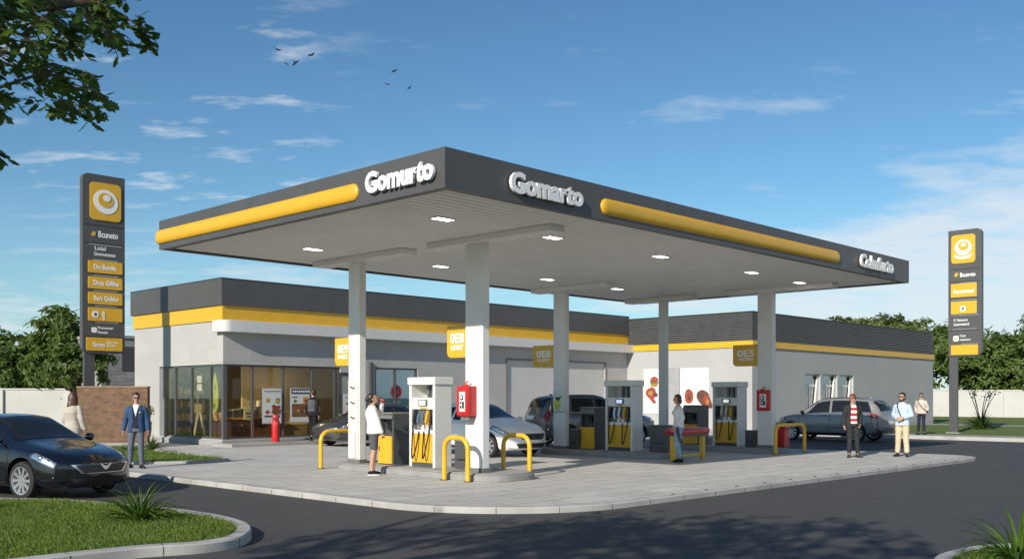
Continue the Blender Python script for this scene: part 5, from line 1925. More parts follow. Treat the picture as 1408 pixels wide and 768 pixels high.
WS = 1.13
wz = lambda ks: [(x, z * WS) for x, z in ks]
wag = CarShape(4.8, 1.84,
               zb=wz([(-2.4, .40), (-2.0, .26), (-1.2, .20), (1.2, .20), (2.1, .20), (2.4, .26)]),
               zs=wz([(-2.4, .92), (-2.2, .99), (-1.4, 1.01), (0, .97), (.95, .94), (1.6, .89), (2.1, .78), (2.4, .66)]),
               zr=wz([(-2.4, .98), (-2.33, 1.12), (-2.12, 1.38), (-1.85, 1.51), (-1.3, 1.555), (-.6, 1.57), (-.1, 1.55), (.3, 1.48), (1.15, 1.05), (1.5, .96), (2.0, .86), (2.25, .78), (2.4, .70)]),
               w=[(-2.4, .82), (-2.1, .89), (-1.2, .92), (1.2, .92), (2.0, .89), (2.4, .80)], wroof=.66, rw=.36, axles=(1.42, -1.40), nose=.32, tail=.16)
cfg_w = dict(side=[(-2.06, -1.32, -1.80, -1.28), (-1.22, -.34, -1.18, -.31), (-.24, .82, -.22, .36)], wind=(.34, 1.10), rearw=(-2.34, -2.0), head=(1.75, 2.37, 4.9, 6.8), tail=(-2.37, -1.98, 5.0, 6.8),
             grille=(.42, .56, .52, .70), intake=(.5, .6, .32, .45), seams=(1.05, -.29, -1.24), handles=(-.08, -1.04), mirror=.88, crease=True, fin=-1.6, spokes=9, rails=(-1.6, .15), plate=.78, handle_mat=m_black, mirror_mat=m_black)
make_car('silver-grey estate car with its tail towards the road, beside the three window wing', wag, car_paint('silver_car_paint', (.25, .245, .235), .25, .38), (28.3, 7.35, ROADZ), R(90), cfg_w)

make_car('dark charcoal saloon standing along the shop front near the man in black', sedan, car_paint('charcoal_car_paint', (.055, .057, .06), .3, .3), (11.75, 16.65, 0), R(180),
         dict(cfg_s, emblem=None, spokes=5))
# ------------------------------------------------------------------ people (local frame: facing +X, left is +Y, for a height of 1.75)
m_skin = M('skin', (.50, .29, .20), .5, var=.06, scale=6, spec=.4)
m_skin_d = M('skin_tan', (.38, .20, .13), .5, var=.06, scale=6, spec=.4)
m_hair = M('hair_dark', (.022, .015, .012), .45, var=.3, scale=20, bump=.2, bscale=80)
m_hair_b = M('hair_brown', (.075, .032, .016), .45, var=.3, scale=20, bump=.25, bscale=80)
m_lip = M('lips', (.36, .12, .10), .4)
m_eye = M('eyes', (.02, .015, .012), .15)
m_sole = M('pale_sole', (.62, .62, .60), .6)


def cloth(name, col, var=.12, bump=.25):
    return M(name, col, .85, var=var, scale=7, bump=bump, bscale=14, spec=.25)


def V(*a):
    return Vector(a)


def cap(mb, p0, p1, r0, r1, ends=(1, 1), n=12, sq=1.0):
    """tapered limb"""
    p0, p1 = Vector(p0), Vector(p1)
    mb.tube([p0, p0.lerp(p1, .33), p0.lerp(p1, .67), p1], [r0, r0 + (r1 - r0) * .30, r0 + (r1 - r0) * .68, r1], n)
    if ends[0]:
        mb.ell(p0, (r0 * .99,) * 3)
    if ends[1]:
        mb.ell(p1, (r1 * .99,) * 3)


def rings(mb, rs, n=20):
    """trunk of elliptical rings (z, rx, ry, cx, cy)"""
    vs, fs = [], []
    for z, rx, ry, cx, cy in rs:
        for j in range(n):
            w_ = 2 * PI * j / n
            # slightly squared ellipse
            c, s_ = math.cos(w_), math.sin(w_)
            vs.append((cx + rx * math.copysign(abs(c) ** .85, c), cy + ry * math.copysign(abs(s_) ** .85, s_), z))
    for i in range(len(rs) - 1):
        for j in range(n):
            fs.append((i * n + j, i * n + (j + 1) % n, (i + 1) * n + (j + 1) % n, (i + 1) * n + j))
    fs.append(tuple(reversed(range(n))))
    fs.append(tuple(range((len(rs) - 1) * n, len(rs) * n)))
    mb.add(vs, fs)


DEF = dict(hipL=V(0, .09, .93), hipR=V(0, -.09, .93), kneeL=V(.02, .10, .50), kneeR=V(.02, -.10, .50), ankL=V(-.02, .11, .085), ankR=V(-.02, -.11, .085),
           toeL=15, toeR=-15, shL=V(0, .163, 1.365), shR=V(0, -.163, 1.365), elL=V(-.03, .215, 1.11), elR=V(-.03, -.215, 1.11),
           wrL=V(.04, .225, .865), wrR=V(.04, -.225, .865), palmL=V(0, -1, 0), palmR=V(0, 1, 0), curl=.5, head_yaw=0, head_pitch=0, lean=0, female=False)


def person(label, loc, yaw, h, pose, garments, hair, skin=m_skin, group='people at the filling station'):
    J = dict(DEF)
    J.update(pose)
    k = h / 1.75
    t = thing('person', label, 'person', loc, yaw, group)
    fem = J['female']
    sw = .93 if fem else 1.0
    for s in ('shL', 'shR'):
        J[s] = V(J[s].x, J[s].y * sw, J[s].z)
    ln = math.tan(R(J['lean']))
    def lean(p):
        return V(p.x + max(0, p.z - .95) * ln, p.y, p.z)
    for s in ('shL', 'shR', 'elL', 'elR', 'wrL', 'wrR'):
        J[s] = lean(J[s])
    nx = .50 * ln
    scale = Matrix.Scale(k, 4)
    def fin(mb, nm, mt, vox, sm=5, parent=t):
        me = blob(mb, vox, sm)
        me.transform(scale)
        return place_mesh(nm, me, mt, parent, False, smooth=179)
    def trunk(z0, z1, grow, mb, front=0., depth=1.0, width=1.0):
        base = [(.84, .105, .165), (.93, .114, .164), (1.02, .106, .152), (1.10, .100, .142), (1.20, .108, .155), (1.28, .120, .170), (1.36, .108, .158), (1.42, .080, .112), (1.46, .058, .066), (1.485, .054, .056)]
        if fem:
            base = [(.84, .11, .168), (.93, .12, .174), (1.02, .102, .142), (1.10, .09, .124), (1.20, .102, .138), (1.28, .118, .148), (1.36, .098, .142), (1.42, .072, .100), (1.46, .050, .058), (1.485, .048, .050)]
        def at(z):
            for a, b in zip(base[:-1], base[1:]):
                if a[0] <= z <= b[0]:
                    f = (z - a[0]) / (b[0] - a[0])
                    return (a[1] + (b[1] - a[1]) * f, a[2] + (b[2] - a[2]) * f)
            return base[0][1:] if z < base[0][0] else base[-1][1:]
        zs = [z0] + [b[0] for b in base if z0 < b[0] < z1] + [z1]
        rs = []
        for z in zs:
            a, b = at(z)
            flare = max(0, .93 - z) * .12
            rs.append((z, (a + grow) * depth + flare, (b + grow + flare) * width, front + max(0, z - .95) * ln, 0))
        rings(mb, rs)
    # -------- bare body, one skin
    mb = MB()
    trunk(.84, 1.475, 0, mb)
    for s in 'LR':
        cap(mb, J['hip' + s], J['knee' + s], .083, .058)
        ca = J['knee' + s].lerp(J['ank' + s], .32) + V(-.012, 0, 0)
        cap(mb, J['knee' + s], ca, .056, .056)
        cap(mb, ca, J['ank' + s], .054, .036)
        d = Matrix.Rotation(R(J['toe' + s]), 3, 'Z') @ V(1, 0, 0)
        ft = J['ank' + s] + V(0, 0, -.045)
        cap(mb, ft - d * .02, ft + d * .13 + V(0, 0, -.01), .036, .03)
        cap(mb, J['sh' + s] + V(0, 0, -.01), J['el' + s], .052, .040)
        cap(mb, J['el' + s], J['el' + s].lerp(J['wr' + s], .3), .041, .040)
        cap(mb, J['el' + s].lerp(J['wr' + s], .3), J['wr' + s], .040, .027)
        cap(mb, V(nx * .9, 0, 1.395), J['sh' + s], .055, .05)
        # hand: palm, four fingers, thumb
        u = (J['wr' + s] - J['el' + s]).normalized()
        pn = J['palm' + s]
        pn = (pn - u * pn.dot(u)).normalized()
        sd = u.cross(pn)
        if s == 'L':
            sd = -sd
        wr = J['wr' + s]
        rot = Matrix((u, sd, pn)).transposed()
        mb.ell(wr + u * .052, (.052, .040, .016), rot)
        for f, (o_, L_) in enumerate(((.030, .070), (.010, .078), (-.011, .072), (-.030, .056))):
            b0 = wr + u * .088 + sd * o_
            c_ = J['curl'] * (1 + .12 * f)
            d1 = (u * math.cos(c_ * .6) + pn * math.sin(c_ * .6) + sd * o_ * 2.2).normalized()
            d2 = (u * math.cos(c_ * 1.8) + pn * math.sin(c_ * 1.8) + sd * o_).normalized()
            p1 = b0 + d1 * L_ * .52
            cap(mb, b0 - u * .02, p1, .0095, .0088, n=8)
            cap(mb, p1, p1 + d2 * L_ * .5, .0088, .0075, n=8)
        tb = wr + u * .03 + sd * .032
        tm = tb + (u * .6 + sd * .7 + pn * .25).normalized() * .038
        cap(mb, wr + u * .02 + sd * .015, tm, .014, .011, n=8)
        cap(mb, tm, tm + (u * .9 + sd * .15 + pn * .3).normalized() * .034, .011, .009, n=8)
    hc = V(nx * 1.02 + .025, 0, 1.625)
    HM = Matrix.Translation(hc) @ Matrix.Rotation(R(J['head_yaw']), 4, 'Z') @ Matrix.Rotation(R(J['head_pitch']), 4, 'Y')
    hr = HM.to_3x3()
    H = lambda x, y, z: HM @ V(x, y, z)
    cap(mb, V(nx * .95 - .01, 0, 1.43), H(-.015, 0, -.06), .056, .052)
    fs_ = .94 if fem else 1.0
    mb.ell(H(-.008, 0, .022), (.098 * fs_, .076 * fs_, .102), hr)
    mb.ell(H(.022, 0, -.048), (.066 * fs_, .057 * fs_, .068), hr)
    mb.ell(H(.062, 0, -.092), (.024, .030, .020), hr)
    cap(mb, H(.083, 0, .018), H(.106, 0, -.026), .010, .015, n=8)
    mb.ell(H(.076, 0, .036), (.018, .048, .010), hr)
    for sg in (-1, 1):
        mb.ell(H(-.006, sg * .077 * fs_, -.010), (.022, .010, .032), hr)
        mb.ell(H(.052, sg * .036, -.030), (.028, .022, .022), hr)
    fin(mb, 'body', skin, .0095 * 1.0, 3)
    e = MB()
    for sg in (-1, 1):
        e.ell(H(.078, sg * .031, .010), (.012, .014, .009), hr)
    me = e.mesh(); me.transform(scale); place_mesh('eyes', me, m_eye, t, False, smooth=179)
    e = MB()
    e.ell(H(.080, 0, -.060), (.010, .024, .008), hr)
    me = e.mesh(); me.transform(scale); place_mesh('mouth', me, m_lip, t, False, smooth=179)
    if J.get('glasses'):
        e = MB()
        for sg in (-1, 1):
            e.ell(H(.096, sg * .034, .010), (.008, .030, .021), hr)
            e.tube([H(.094, sg * .055, .014), H(.06, sg * .079, .014), H(-.01, sg * .085, .012)], .005, 5)
        e.tube([H(.1, -.02, .014), H(.1, .02, .014)], .005, 5)
        me = e.mesh(); me.transform(scale); place_mesh('sunglasses', me, m_black, t, False, smooth=179)
    # -------- hair
    mb = MB()
    kind, mh = hair
    mb.ell(H(-.020, 0, .038), (.104 * fs_, .086 * fs_, .100), hr)
    mb.ell(H(-.055, 0, -.005), (.062, .080 * fs_, .085), hr)
    for i in range(9):
        a = R(-80 + 20 * i)
        mb.ell(H(.046 * math.cos(a) - .008, .056 * math.sin(a), .092 - .02 * abs(math.sin(a))), (.034, .03, .026), hr)
    if kind == 'long':
        mb.ell(H(-.080, 0, -.06), (.045, .095, .15), hr)
        mb.ell(H(-.095, .02, -.20), (.036, .095, .17), hr)
        mb.ell(H(-.09, -.03, -.26), (.030, .07, .17), hr)
        mb.ell(H(-.095, .05, -.30), (.026, .05, .15), hr)
        for sg in (-1, 1):
            mb.ell(H(-.03, sg * .085, -.07), (.05, .024, .13), hr)
    elif kind == 'bun':
        mb.ell(H(-.115, 0, .05), (.05, .05, .05), hr)
    elif kind == 'bob':
        for sg in (-1, 1):
            mb.ell(H(-.035, sg * .074, -.03), (.055, .026, .08), hr)
        mb.ell(H(-.082, 0, -.05), (.04, .075, .075), hr)
    elif kind == 'cap':
        mb.ell(H(.085, 0, .075), (.07, .065, .012), hr)
    me = blob(mb, .010, 3)
    # keep the face clear
    bm = bmesh.new()
    bm.from_mesh(me)
    hi = HM.inverted()
    kill = []
    for v in bm.verts:
        q = hi @ v.co
        if q.x > .030 and q.z < .062 and kind != 'cap' and abs(q.y) < .074:
            kill.append(v)
        elif kind == 'cap' and q.x > .03 and q.z < .058:
            kill.append(v)
    bmesh.ops.delete(bm, geom=kill, context='VERTS')
    bm.to_mesh(me)
    bm.free()
    me.transform(scale)
    place_mesh('cap' if kind == 'cap' else 'hair', me, mh, t, False, smooth=179)
    if J.get('beard'):
        mb = MB()
        mb.ell(H(.045, 0, -.092), (.046, .052, .036), hr)
        mb.ell(H(.082, 0, -.044), (.014, .03, .007), hr)
        for sg in (-1, 1):
            mb.ell(H(.02, sg * .056, -.055), (.03, .013, .045), hr)
        me = blob(mb, .008, 2); me.transform(scale); place_mesh('beard', me, mh, t, False, smooth=179)
    # -------- clothes
    for gname, mt, spec in garments:
        mb = MB()
        kind = spec['kind']
        if kind == 'top':
            g = spec.get('grow', .02)
            trunk(spec.get('z0', .82), spec.get('z1', 1.45), g, mb, spec.get('front', 0), spec.get('depth', 1.0), spec.get('width', 1.0))
            sl = spec.get('sleeve', 1.0)
            if sl > 0:
                for s in 'LR':
                    r0, r1 = .056 + g * .8, .046 + g * .6
                    cap(mb, V(nx * .9, 0, 1.40), J['sh' + s], .052 + g * .6, .050 + g * .6)
                    if sl > .5:
                        cap(mb, J['sh' + s], J['el' + s], r0 - .004, r1)
                        q = J['el' + s].lerp(J['wr' + s], min(1, (sl - .5) * 2))
                        cap(mb, J['el' + s], q, r1, spec.get('cuff', .040) + g * .4, (1, 0))
                    else:
                        cap(mb, J['sh' + s], J['sh' + s].lerp(J['el' + s], sl * 2), r0, r1 + .01, (1, 0))
            if spec.get('collar'):
                mb.lathe([(.062 + g, 1.425), (.066 + g, 1.44), (.058 + g * .6, 1.495), (.05 + g * .5, 1.49), (.05, 1.425)], (nx * .95, 0, 0), n=20)
            if spec.get('bust'):
                for sg in (-1, 1):
                    mb.ell((.085 + nx * .6 + g, sg * .065, 1.275), (.055, .06, .055))
            go_ = fin(mb, gname, mt, .0100 if spec.get('open') else .0115, spec.get('sm', 4))
            if spec.get('open'):
                bm = bmesh.new()
                bm.from_mesh(go_.data)
                keys = spec['open']
                def half_at(z):
                    for (z0_, w0_), (z1_, w1_) in zip(keys[:-1], keys[1:]):
                        if z0_ <= z <= z1_:
                            return w0_ + (w1_ - w0_) * (z - z0_) / (z1_ - z0_)
                    return keys[0][1] if z < keys[0][0] else keys[-1][1]
                kill = [v for v in bm.verts if v.co.x / k > .02 + max(0, v.co.z / k - .95) * ln and abs(v.co.y / k) < half_at(v.co.z / k)]
                bmesh.ops.delete(bm, geom=kill, context='VERTS')
                for v in bm.verts:
                    if v.is_boundary and v.co.x / k > .02:
                        v.co.y = math.copysign(half_at(v.co.z / k) * k, v.co.y)
                bm.to_mesh(go_.data)
                bm.free()
        elif kind == 'trousers':
            g = spec.get('grow', .012)
            trunk(.84, spec.get('z1', 1.03), g, mb)
            ln_ = spec.get('length', 1.0)
            for s in 'LR':
                r0, r1, r2 = .084 + g, .060 + g + spec.get('flare', 0) * .4, .045 + g + spec.get('flare', 0)
                cap(mb, J['hip' + s] + V(0, 0, -.01), J['knee' + s], r0, r1, (1, 1 if ln_ > .6 else 0)) if ln_ > .6 else cap(mb, J['hip' + s], J['hip' + s].lerp(J['knee' + s], ln_ * 2), r0, r1 + .016, (1, 0))
                if ln_ > .6:
                    q = J['knee' + s].lerp(J['ank' + s], spec.get('to', .93))
                    mid = J['knee' + s].lerp(q, .35) + V(-.012, 0, 0)
                    cap(mb, J['knee' + s], mid, r1, r1 - .004)
                    cap(mb, mid, q, r1 - .004, r2, (1, 0))
            fin(mb, gname, mt, .0115, 4)
        elif kind == 'shoes':
            for s, nm in (('L', 'shoe'), ('R', 'shoe')):
                mb = MB()
                d = Matrix.Rotation(R(J['toe' + s]), 3, 'Z')
                a = J['ank' + s]
                f = V(a.x, a.y, a.z - .085)
                q = lambda x, y, z: f + d @ V(x, y, z)
                mb.ell(q(-.03, 0, .045), (.055, .042, .045), d)
                mb.ell(q(.06, 0, .038), (.10, .045, .036), d)
                mb.ell(q(.12, 0, .030), (.065, .045, .028), d)
                mb.ell(q(0, 0, .075), (.045, .042, .04), d)
                so_ = fin(mb, nm, mt, .010, 3)
                mb = MB().prism([(q(x, y, 0).x, q(x, y, 0).y) for x, y in smooth_loop([(-.085, 0), (-.06, -.04), (.04, -.045), (.12, -.048), (.18, -.02), (.185, .012), (.13, .046), (.04, .045), (-.06, .04)], 4)], f.z - .001, f.z + .024)
                me = mb.mesh(True); me.transform(scale)
                place_mesh('sole', me, spec.get('sole', m_black), so_, False, smooth=40)
        elif kind == 'strap':
            pts = [V(*p) for p in spec['pts']]
            mb.tube([lean(p) for p in pts], spec.get('r', .014), 7)
            me = mb.mesh(); me.transform(scale)
            place_mesh(gname, me, mt, t, False, smooth=60)
        elif kind == 'shape':
            for c_, r_ in spec['ells']:
                mb.ell(lean(V(*c_)), r_)
            fin(mb, gname, mt, .011, 3)
    return t


def stripe_mat(name, c1, c2, pitch):
    m, nt, p, v = base_mat(name)
    s = nt.nodes.new('ShaderNodeSeparateXYZ')
    nt.links.new(v, s.inputs[0])
    a = nt.nodes.new('ShaderNodeMath'); a.operation = 'DIVIDE'
    nt.links.new(s.outputs[2], a.inputs[0]); a.inputs[1].default_value = pitch
    b = nt.nodes.new('ShaderNodeMath'); b.operation = 'FRACT'
    nt.links.new(a.outputs[0], b.inputs[0])
    c = nt.nodes.new('ShaderNodeMath'); c.operation = 'GREATER_THAN'
    nt.links.new(b.outputs[0], c.inputs[0]); c.inputs[1].default_value = .5
    nt.links.new(mixc(nt, c.outputs[0], c1, c2), p.inputs['Base Color'])
    p.inputs['Roughness'].default_value = .85
    return m


c_white = cloth('white_cloth', (.72, .72, .70), .05)
c_cream = cloth('cream_cloth', (.46, .42, .36), .08)
c_blue = cloth('navy_blue_cloth', (.035, .075, .16), .15)
c_sky = cloth('pale_blue_cloth', (.48, .58, .72), .06)
c_grey = cloth('blue_grey_cloth', (.11, .13, .17), .15)
c_black = cloth('black_cloth', (.012, .012, .013), .2)
c_dark = cloth('charcoal_cloth', (.028, .030, .032), .2)
c_mid = cloth('mid_grey_cloth', (.085, .09, .10), .15)
c_jean = cloth('pale_denim', (.26, .38, .52), .35)
c_beige = cloth('beige_cloth', (.58, .48, .34), .08)
c_pale = cloth('pale_trousers', (.52, .54, .60), .06)
c_navy = cloth('dark_navy_cloth', (.02, .024, .045), .2)
c_pink = cloth('pink_cloth', (.55, .10, .16), .1)
SHOES = ('shoe', M('black_leather', (.015, .014, .014), .35, var=.2), dict(kind='shoes'))
SNEAK = ('shoe', c_black, dict(kind='shoes', sole=m_sole))

# woman with long hair seen from behind, on the grass past the saloon
p = LD(-10.35, 23.2)
person('woman in a beige cardigan and pale trousers with long brown hair, seen from behind', (p.x, p.y, .0), ang(.12, 1), 1.82,
       dict(female=True, head_yaw=14, elR=V(-.02, -.225, 1.12), wrR=V(.05, -.27, .89), elL=V(-.01, .205, 1.12), wrL=V(.10, .17, .92)),
       [('blouse', c_white, dict(kind='top', grow=.010, z0=.83, sleeve=0, width=.9)), ('cardigan', c_cream, dict(kind='top', grow=.026, z0=.80, z1=1.44, depth=1.1)),
        ('trousers', c_pale, dict(kind='trousers', grow=.012)), SHOES], ('long', m_hair_b))

# man in the blue jacket
p = LD(-8.98, 23.55)
person('man in a blue jacket and grey-blue trousers wearing sunglasses, before the brick wall', (p.x, p.y, 0), ang(.18, -1), 1.80,
       dict(glasses=True, head_yaw=10, head_pitch=4, ankR=V(-.03, -.15, .085), kneeR=V(.02, -.125, .5), ankL=V(.05, .12, .085), kneeL=V(.05, .105, .5), toeL=30, toeR=-32,
            elL=V(-.02, .235, 1.12), wrL=V(.03, .265, .875), elR=V(-.02, -.245, 1.12), wrR=V(.03, -.28, .87)),
       [('shirt', c_white, dict(kind='top', grow=.008, z0=.95, z1=1.475, sleeve=0, collar=False)), ('waistcoat', c_navy, dict(kind='top', grow=.015, z0=.93, z1=1.42, sleeve=0, open=[(1.18, .0), (1.40, .055)])),
        ('jacket', c_blue, dict(kind='top', grow=.028, z0=.84, z1=1.45, open=[(.84, .10), (1.05, .06), (1.25, .058), (1.42, .075)])),
        ('trousers', c_grey, dict(kind='trousers', grow=.010)), SHOES,
        ('belt_bag', c_dark, dict(kind='shape', ells=[((.120, .0, .955), (.03, .080, .035))])),
        ('pocket_square', c_white, dict(kind='shape', ells=[((.135, .10, 1.29), (.014, .020, .022))]))], ('short', m_hair))

# man in black walking along the shop front
p = LD(-7.15, 35.35)
person('man in black with a grey vest walking away along the shop front', (p.x, p.y, .11), ang(.35, 1), 1.86,
       dict(head_yaw=55, head_pitch=-8, kneeL=V(.10, .09, .52), ankL=V(.05, .10, .10), kneeR=V(-.02, -.09, .51), ankR=V(-.24, -.09, .16), elR=V(-.06, -.23, 1.12), wrR=V(-.02, -.245, .87),
            elL=V(-.04, .22, 1.12), wrL=V(.05, .225, .87)),
       [('jacket', c_black, dict(kind='top', grow=.026, z0=.86, z1=1.45, collar=True)), ('vest', c_mid, dict(kind='top', grow=.034, width=.88, z0=1.0, z1=1.40, sleeve=0, front=-.014)),
        ('trousers', c_black, dict(kind='trousers', grow=.014, flare=.01)), SHOES,
        ('sleeve_panel', c_pink, dict(kind='shape', ells=[((-.03, -.275, 1.06), (.035, .03, .13))]))], ('short', m_hair))

# person drinking at the first cabinet
p = LD(-3.02, 21.45)
person('young person in white shirt and grey shorts leaning back to drink at the pumps', (p.x, p.y, .0), ang(1, .35), 1.78,
       dict(lean=-4, head_pitch=-28, head_yaw=-6, kneeL=V(.04, .08, .50), kneeR=V(-.01, -.09, .50), ankL=V(.02, .09, .085), ankR=V(-.06, -.10, .085), toeL=5, toeR=-12,
            elL=V(.22, .20, 1.30), wrL=V(.235, .05, 1.53), palmL=V(-.3, -1, 0), elR=V(.06, -.22, 1.15), wrR=V(.14, -.20, .90), curl=.9),
       [('shirt', c_white, dict(kind='top', grow=.026, z0=.88, z1=1.46, collar=True)), ('shorts', c_mid, dict(kind='trousers', grow=.014, length=.44, z1=.96)), SNEAK], ('bun', m_hair))
u_ = ang(1, .35)
t = thing('drink_cup', 'dark red drink can held to the mouth by the person in shorts', 'drink', (p.x + .235 * math.cos(u_), p.y + .235 * math.sin(u_), 1.60), u_)
ra = Matrix.Rotation(R(-58), 3, 'Y')
cu = MB()
for q0, q1, r0, r1 in ((0, .015, .030, .038), (.015, .15, .038, .040), (.15, .165, .040, .034)):
    cu.tube([ra @ V(0, 0, q0 - .03), ra @ V(0, 0, q1 - .03)], [r0, r1], 14)
cu.build('can', M('can_red', (.22, .012, .02), .3, var=.2), t, smooth=40)

# woman in jeans at the padded rail, in profile
p = LD(4.32, 25.55)
person('woman in a white top and pale jeans standing in profile at the red padded rail', (p.x, p.y, .0), ang(-1, -.12), 1.76,
       dict(female=True, lean=1, kneeL=V(.07, .07, .50), ankL=V(-.02, .07, .085), kneeR=V(.02, -.07, .50), ankR=V(-.06, -.08, .085), elL=V(-.06, .20, 1.15), wrL=V(.10, .19, .92), elR=V(-.07, -.20, 1.15), wrR=V(.06, -.20, .90)),
       [('top', c_white, dict(kind='top', grow=.018, z0=.90, z1=1.46, bust=True)), ('jeans', c_jean, dict(kind='trousers', grow=.012)), ('shoe', c_black, dict(kind='shoes'))], ('bob', m_hair_b))
b = LD(4.30, 25.30)
t = thing('handbag', 'long slim dark shoulder bag held in front of the pale jeans', 'bag', (b.x, b.y, .0), ang(-1, -.12))
bg_ = MB()
bg_.ell((.03, 0, .74), (.05, .03, .16), Matrix.Rotation(R(12), 3, 'Y'))
bg_.ell((.0, 0, .62), (.035, .028, .10), Matrix.Rotation(R(12), 3, 'Y'))
place_mesh('pouch', blob(bg_, .01, 3), M('bag_leather', (.05, .045, .045), .5), t, smooth=179)
MB().tube([(.06, 0, .86), (.09, .02, .92), (.04, .03, .95), (.02, 0, .88)], .009, 6).build('handle', m_black, t, smooth=60)

# man in the striped shirt
p = LD(9.60, 27.75)
person('man in a dark open coat, red cap and red and white striped shirt', (p.x, p.y, 0), ang(-.08, -1), 1.78,
       dict(glasses=True, head_pitch=6, beard=False, kneeL=V(.05, .10, .50), ankL=V(.04, .13, .085), kneeR=V(.06, -.09, .50), ankR=V(.10, -.12, .085), toeL=28, toeR=-22,
            elL=V(-.05, .235, 1.11), wrL=V(.08, .18, .90), elR=V(-.04, -.24, 1.11), wrR=V(.06, -.25, .87), curl=1.1),
       [('shirt', stripe_mat('striped_cloth', (.68, .66, .64), (.42, .02, .025), .155), dict(kind='top', grow=.014, z0=.92, z1=1.46, sleeve=0)),
        ('coat', c_dark, dict(kind='top', grow=.032, z0=.80, z1=1.45, open=[(.80, .10), (1.0, .085), (1.30, .082), (1.42, .07)])), ('scarf', cloth('tan_scarf', (.45, .33, .22)), dict(kind='shape', ells=[((.02, 0, 1.475), (.075, .08, .03))])),
        ('trousers', c_dark, dict(kind='trousers', grow=.012)), ('shoe', M('brown_leather', (.06, .045, .03), .5, var=.2), dict(kind='shoes'))], ('cap', M('cap_red', (.25, .045, .03), .8, var=.2, scale=9)))

# man in the pale blue shirt
p = LD(11.10, 28.0)
person('bearded man in a pale blue shirt and beige trousers, hands at his waist', (p.x, p.y, 0), ang(-.75, -1), 1.82,
       dict(glasses=True, beard=True, head_yaw=-16, kneeL=V(.03, .10, .50), ankL=V(.03, .13, .085), kneeR=V(.02, -.10, .50), ankR=V(-.04, -.14, .085), toeL=18, toeR=-20,
            elL=V(-.03, .245, 1.13), wrL=V(.18, .09, 1.06), palmL=V(-1, 0, 0), elR=V(-.03, -.245, 1.13), wrR=V(.18, -.09, 1.04), palmR=V(-1, 0, 0), curl=.9),
       [('shirt', c_sky, dict(kind='top', grow=.026, z0=.86, z1=1.46, collar=True)), ('trousers', c_beige, dict(kind='trousers', grow=.016, flare=.008)), SHOES,
        ('strap', c_black, dict(kind='strap', pts=[(.03, -.12, 1.47), (.13, -.10, 1.40), (.155, -.06, 1.25), (.15, .0, 1.10), (.13, .08, .98)]))], ('short', m_hair))

# far man by the wing
p = LD(18.0, 43.3)
person('man in a cream jacket and dark trousers with a crossbody strap', (p.x, p.y, .035), ang(-.8, -1), 1.83,
       dict(glasses=True, head_yaw=8, head_pitch=5, kneeL=V(.04, .10, .50), ankL=V(.04, .13, .085), kneeR=V(.0, -.10, .50), ankR=V(-.08, -.15, .085), elL=V(-.08, .24, 1.12), wrL=V(-.02, .19, .92), elR=V(-.06, -.245, 1.12), wrR=V(.05, -.19, .93)),
       [('jacket', cloth('cream_jacket', (.58, .50, .42)), dict(kind='top', grow=.036, z0=.88, z1=1.46, collar=True)), ('trousers', c_navy, dict(kind='trousers', grow=.008)), SHOES,
        ('strap', c_black, dict(kind='strap', pts=[(.02, -.13, 1.48), (.14, -.10, 1.40), (.175, .0, 1.24), (.15, .12, 1.08), (.05, .22, 1.0)])),
        ('hip_bag', c_black, dict(kind='shape', ells=[((.0, .24, .97), (.05, .035, .05))]))], ('short', m_hair))
# ------------------------------------------------------------------ trees and plants
m_bark = M('bark', (.10, .075, .05), .9, var=.35, scale=5, bump=.6, bscale=25)
m_leaf_far = leaf_mat('leaf_mid', (.10, .165, .034), (.175, .245, .06), .45, .45)
m_leaf_pale = leaf_mat('leaf_pale', (.09, .13, .035), (.14, .19, .05), .45, .3)
m_leaf_oak = leaf_mat('leaf_lobed', (.065, .125, .018), (.105, .175, .03), 1.2, .5)
m_agave = leaf_mat('strap_leaf', (.045, .105, .014), (.10, .17, .022), 2.0, .2, .35)


def crown_mesh(rad, n_clump, n_leaf, size, seed, hollow=.35, low=-.7, lumps=5):
    rg = random.Random(seed)
    vs, fs = [], []
    lobes = [(Vector((rg.uniform(-.55, .55) * rad[0], rg.uniform(-.55, .55) * rad[1], rg.uniform(-.45, .6) * rad[2])), rg.uniform(.42, .68)) for _ in range(lumps)]
    lobes.append((Vector((0, 0, 0)), .72))
    for c in range(n_clump):
        lc, lr = rg.choice(lobes)
        while True:
            d = Vector((rg.gauss(0, 1), rg.gauss(0, 1), rg.gauss(0, 1))).normalized()
            if d.z > low:
                break
        rr = lr * (hollow + (1 - hollow) * rg.random() ** .45)
        cc = lc + Vector((d.x * rad[0] * rr, d.y * rad[1] * rr, d.z * rad[2] * rr))
        cr = rg.uniform(.10, .20) * min(rad)
        for _ in range(n_leaf):
            o = Vector((rg.gauss(0, .6), rg.gauss(0, .6), rg.gauss(0, .38))) * cr
            nrm = (d * 1.0 + Vector((rg.gauss(0, .45), rg.gauss(0, .45), rg.gauss(.35, .45)))).normalized()
            a = nrm.orthogonal().normalized()
            a = (Matrix.Rotation(rg.uniform(0, 2 * PI), 3, nrm) @ a)
            b = nrm.cross(a)
            s = size * rg.uniform(.6, 1.35)
            p = cc + o
            i = len(vs)
            vs += [p - a * s, p - b * s * .42 + nrm * s * .12, p + a * s * 1.05 - nrm * s * .1, p + b * s * .42 + nrm * s * .12]
            fs.append((i, i + 1, i + 2, i + 3))
    me = bpy.data.meshes.new('crown')
    me.from_pydata([tuple(v) for v in vs], [], fs)
    return me, lobes


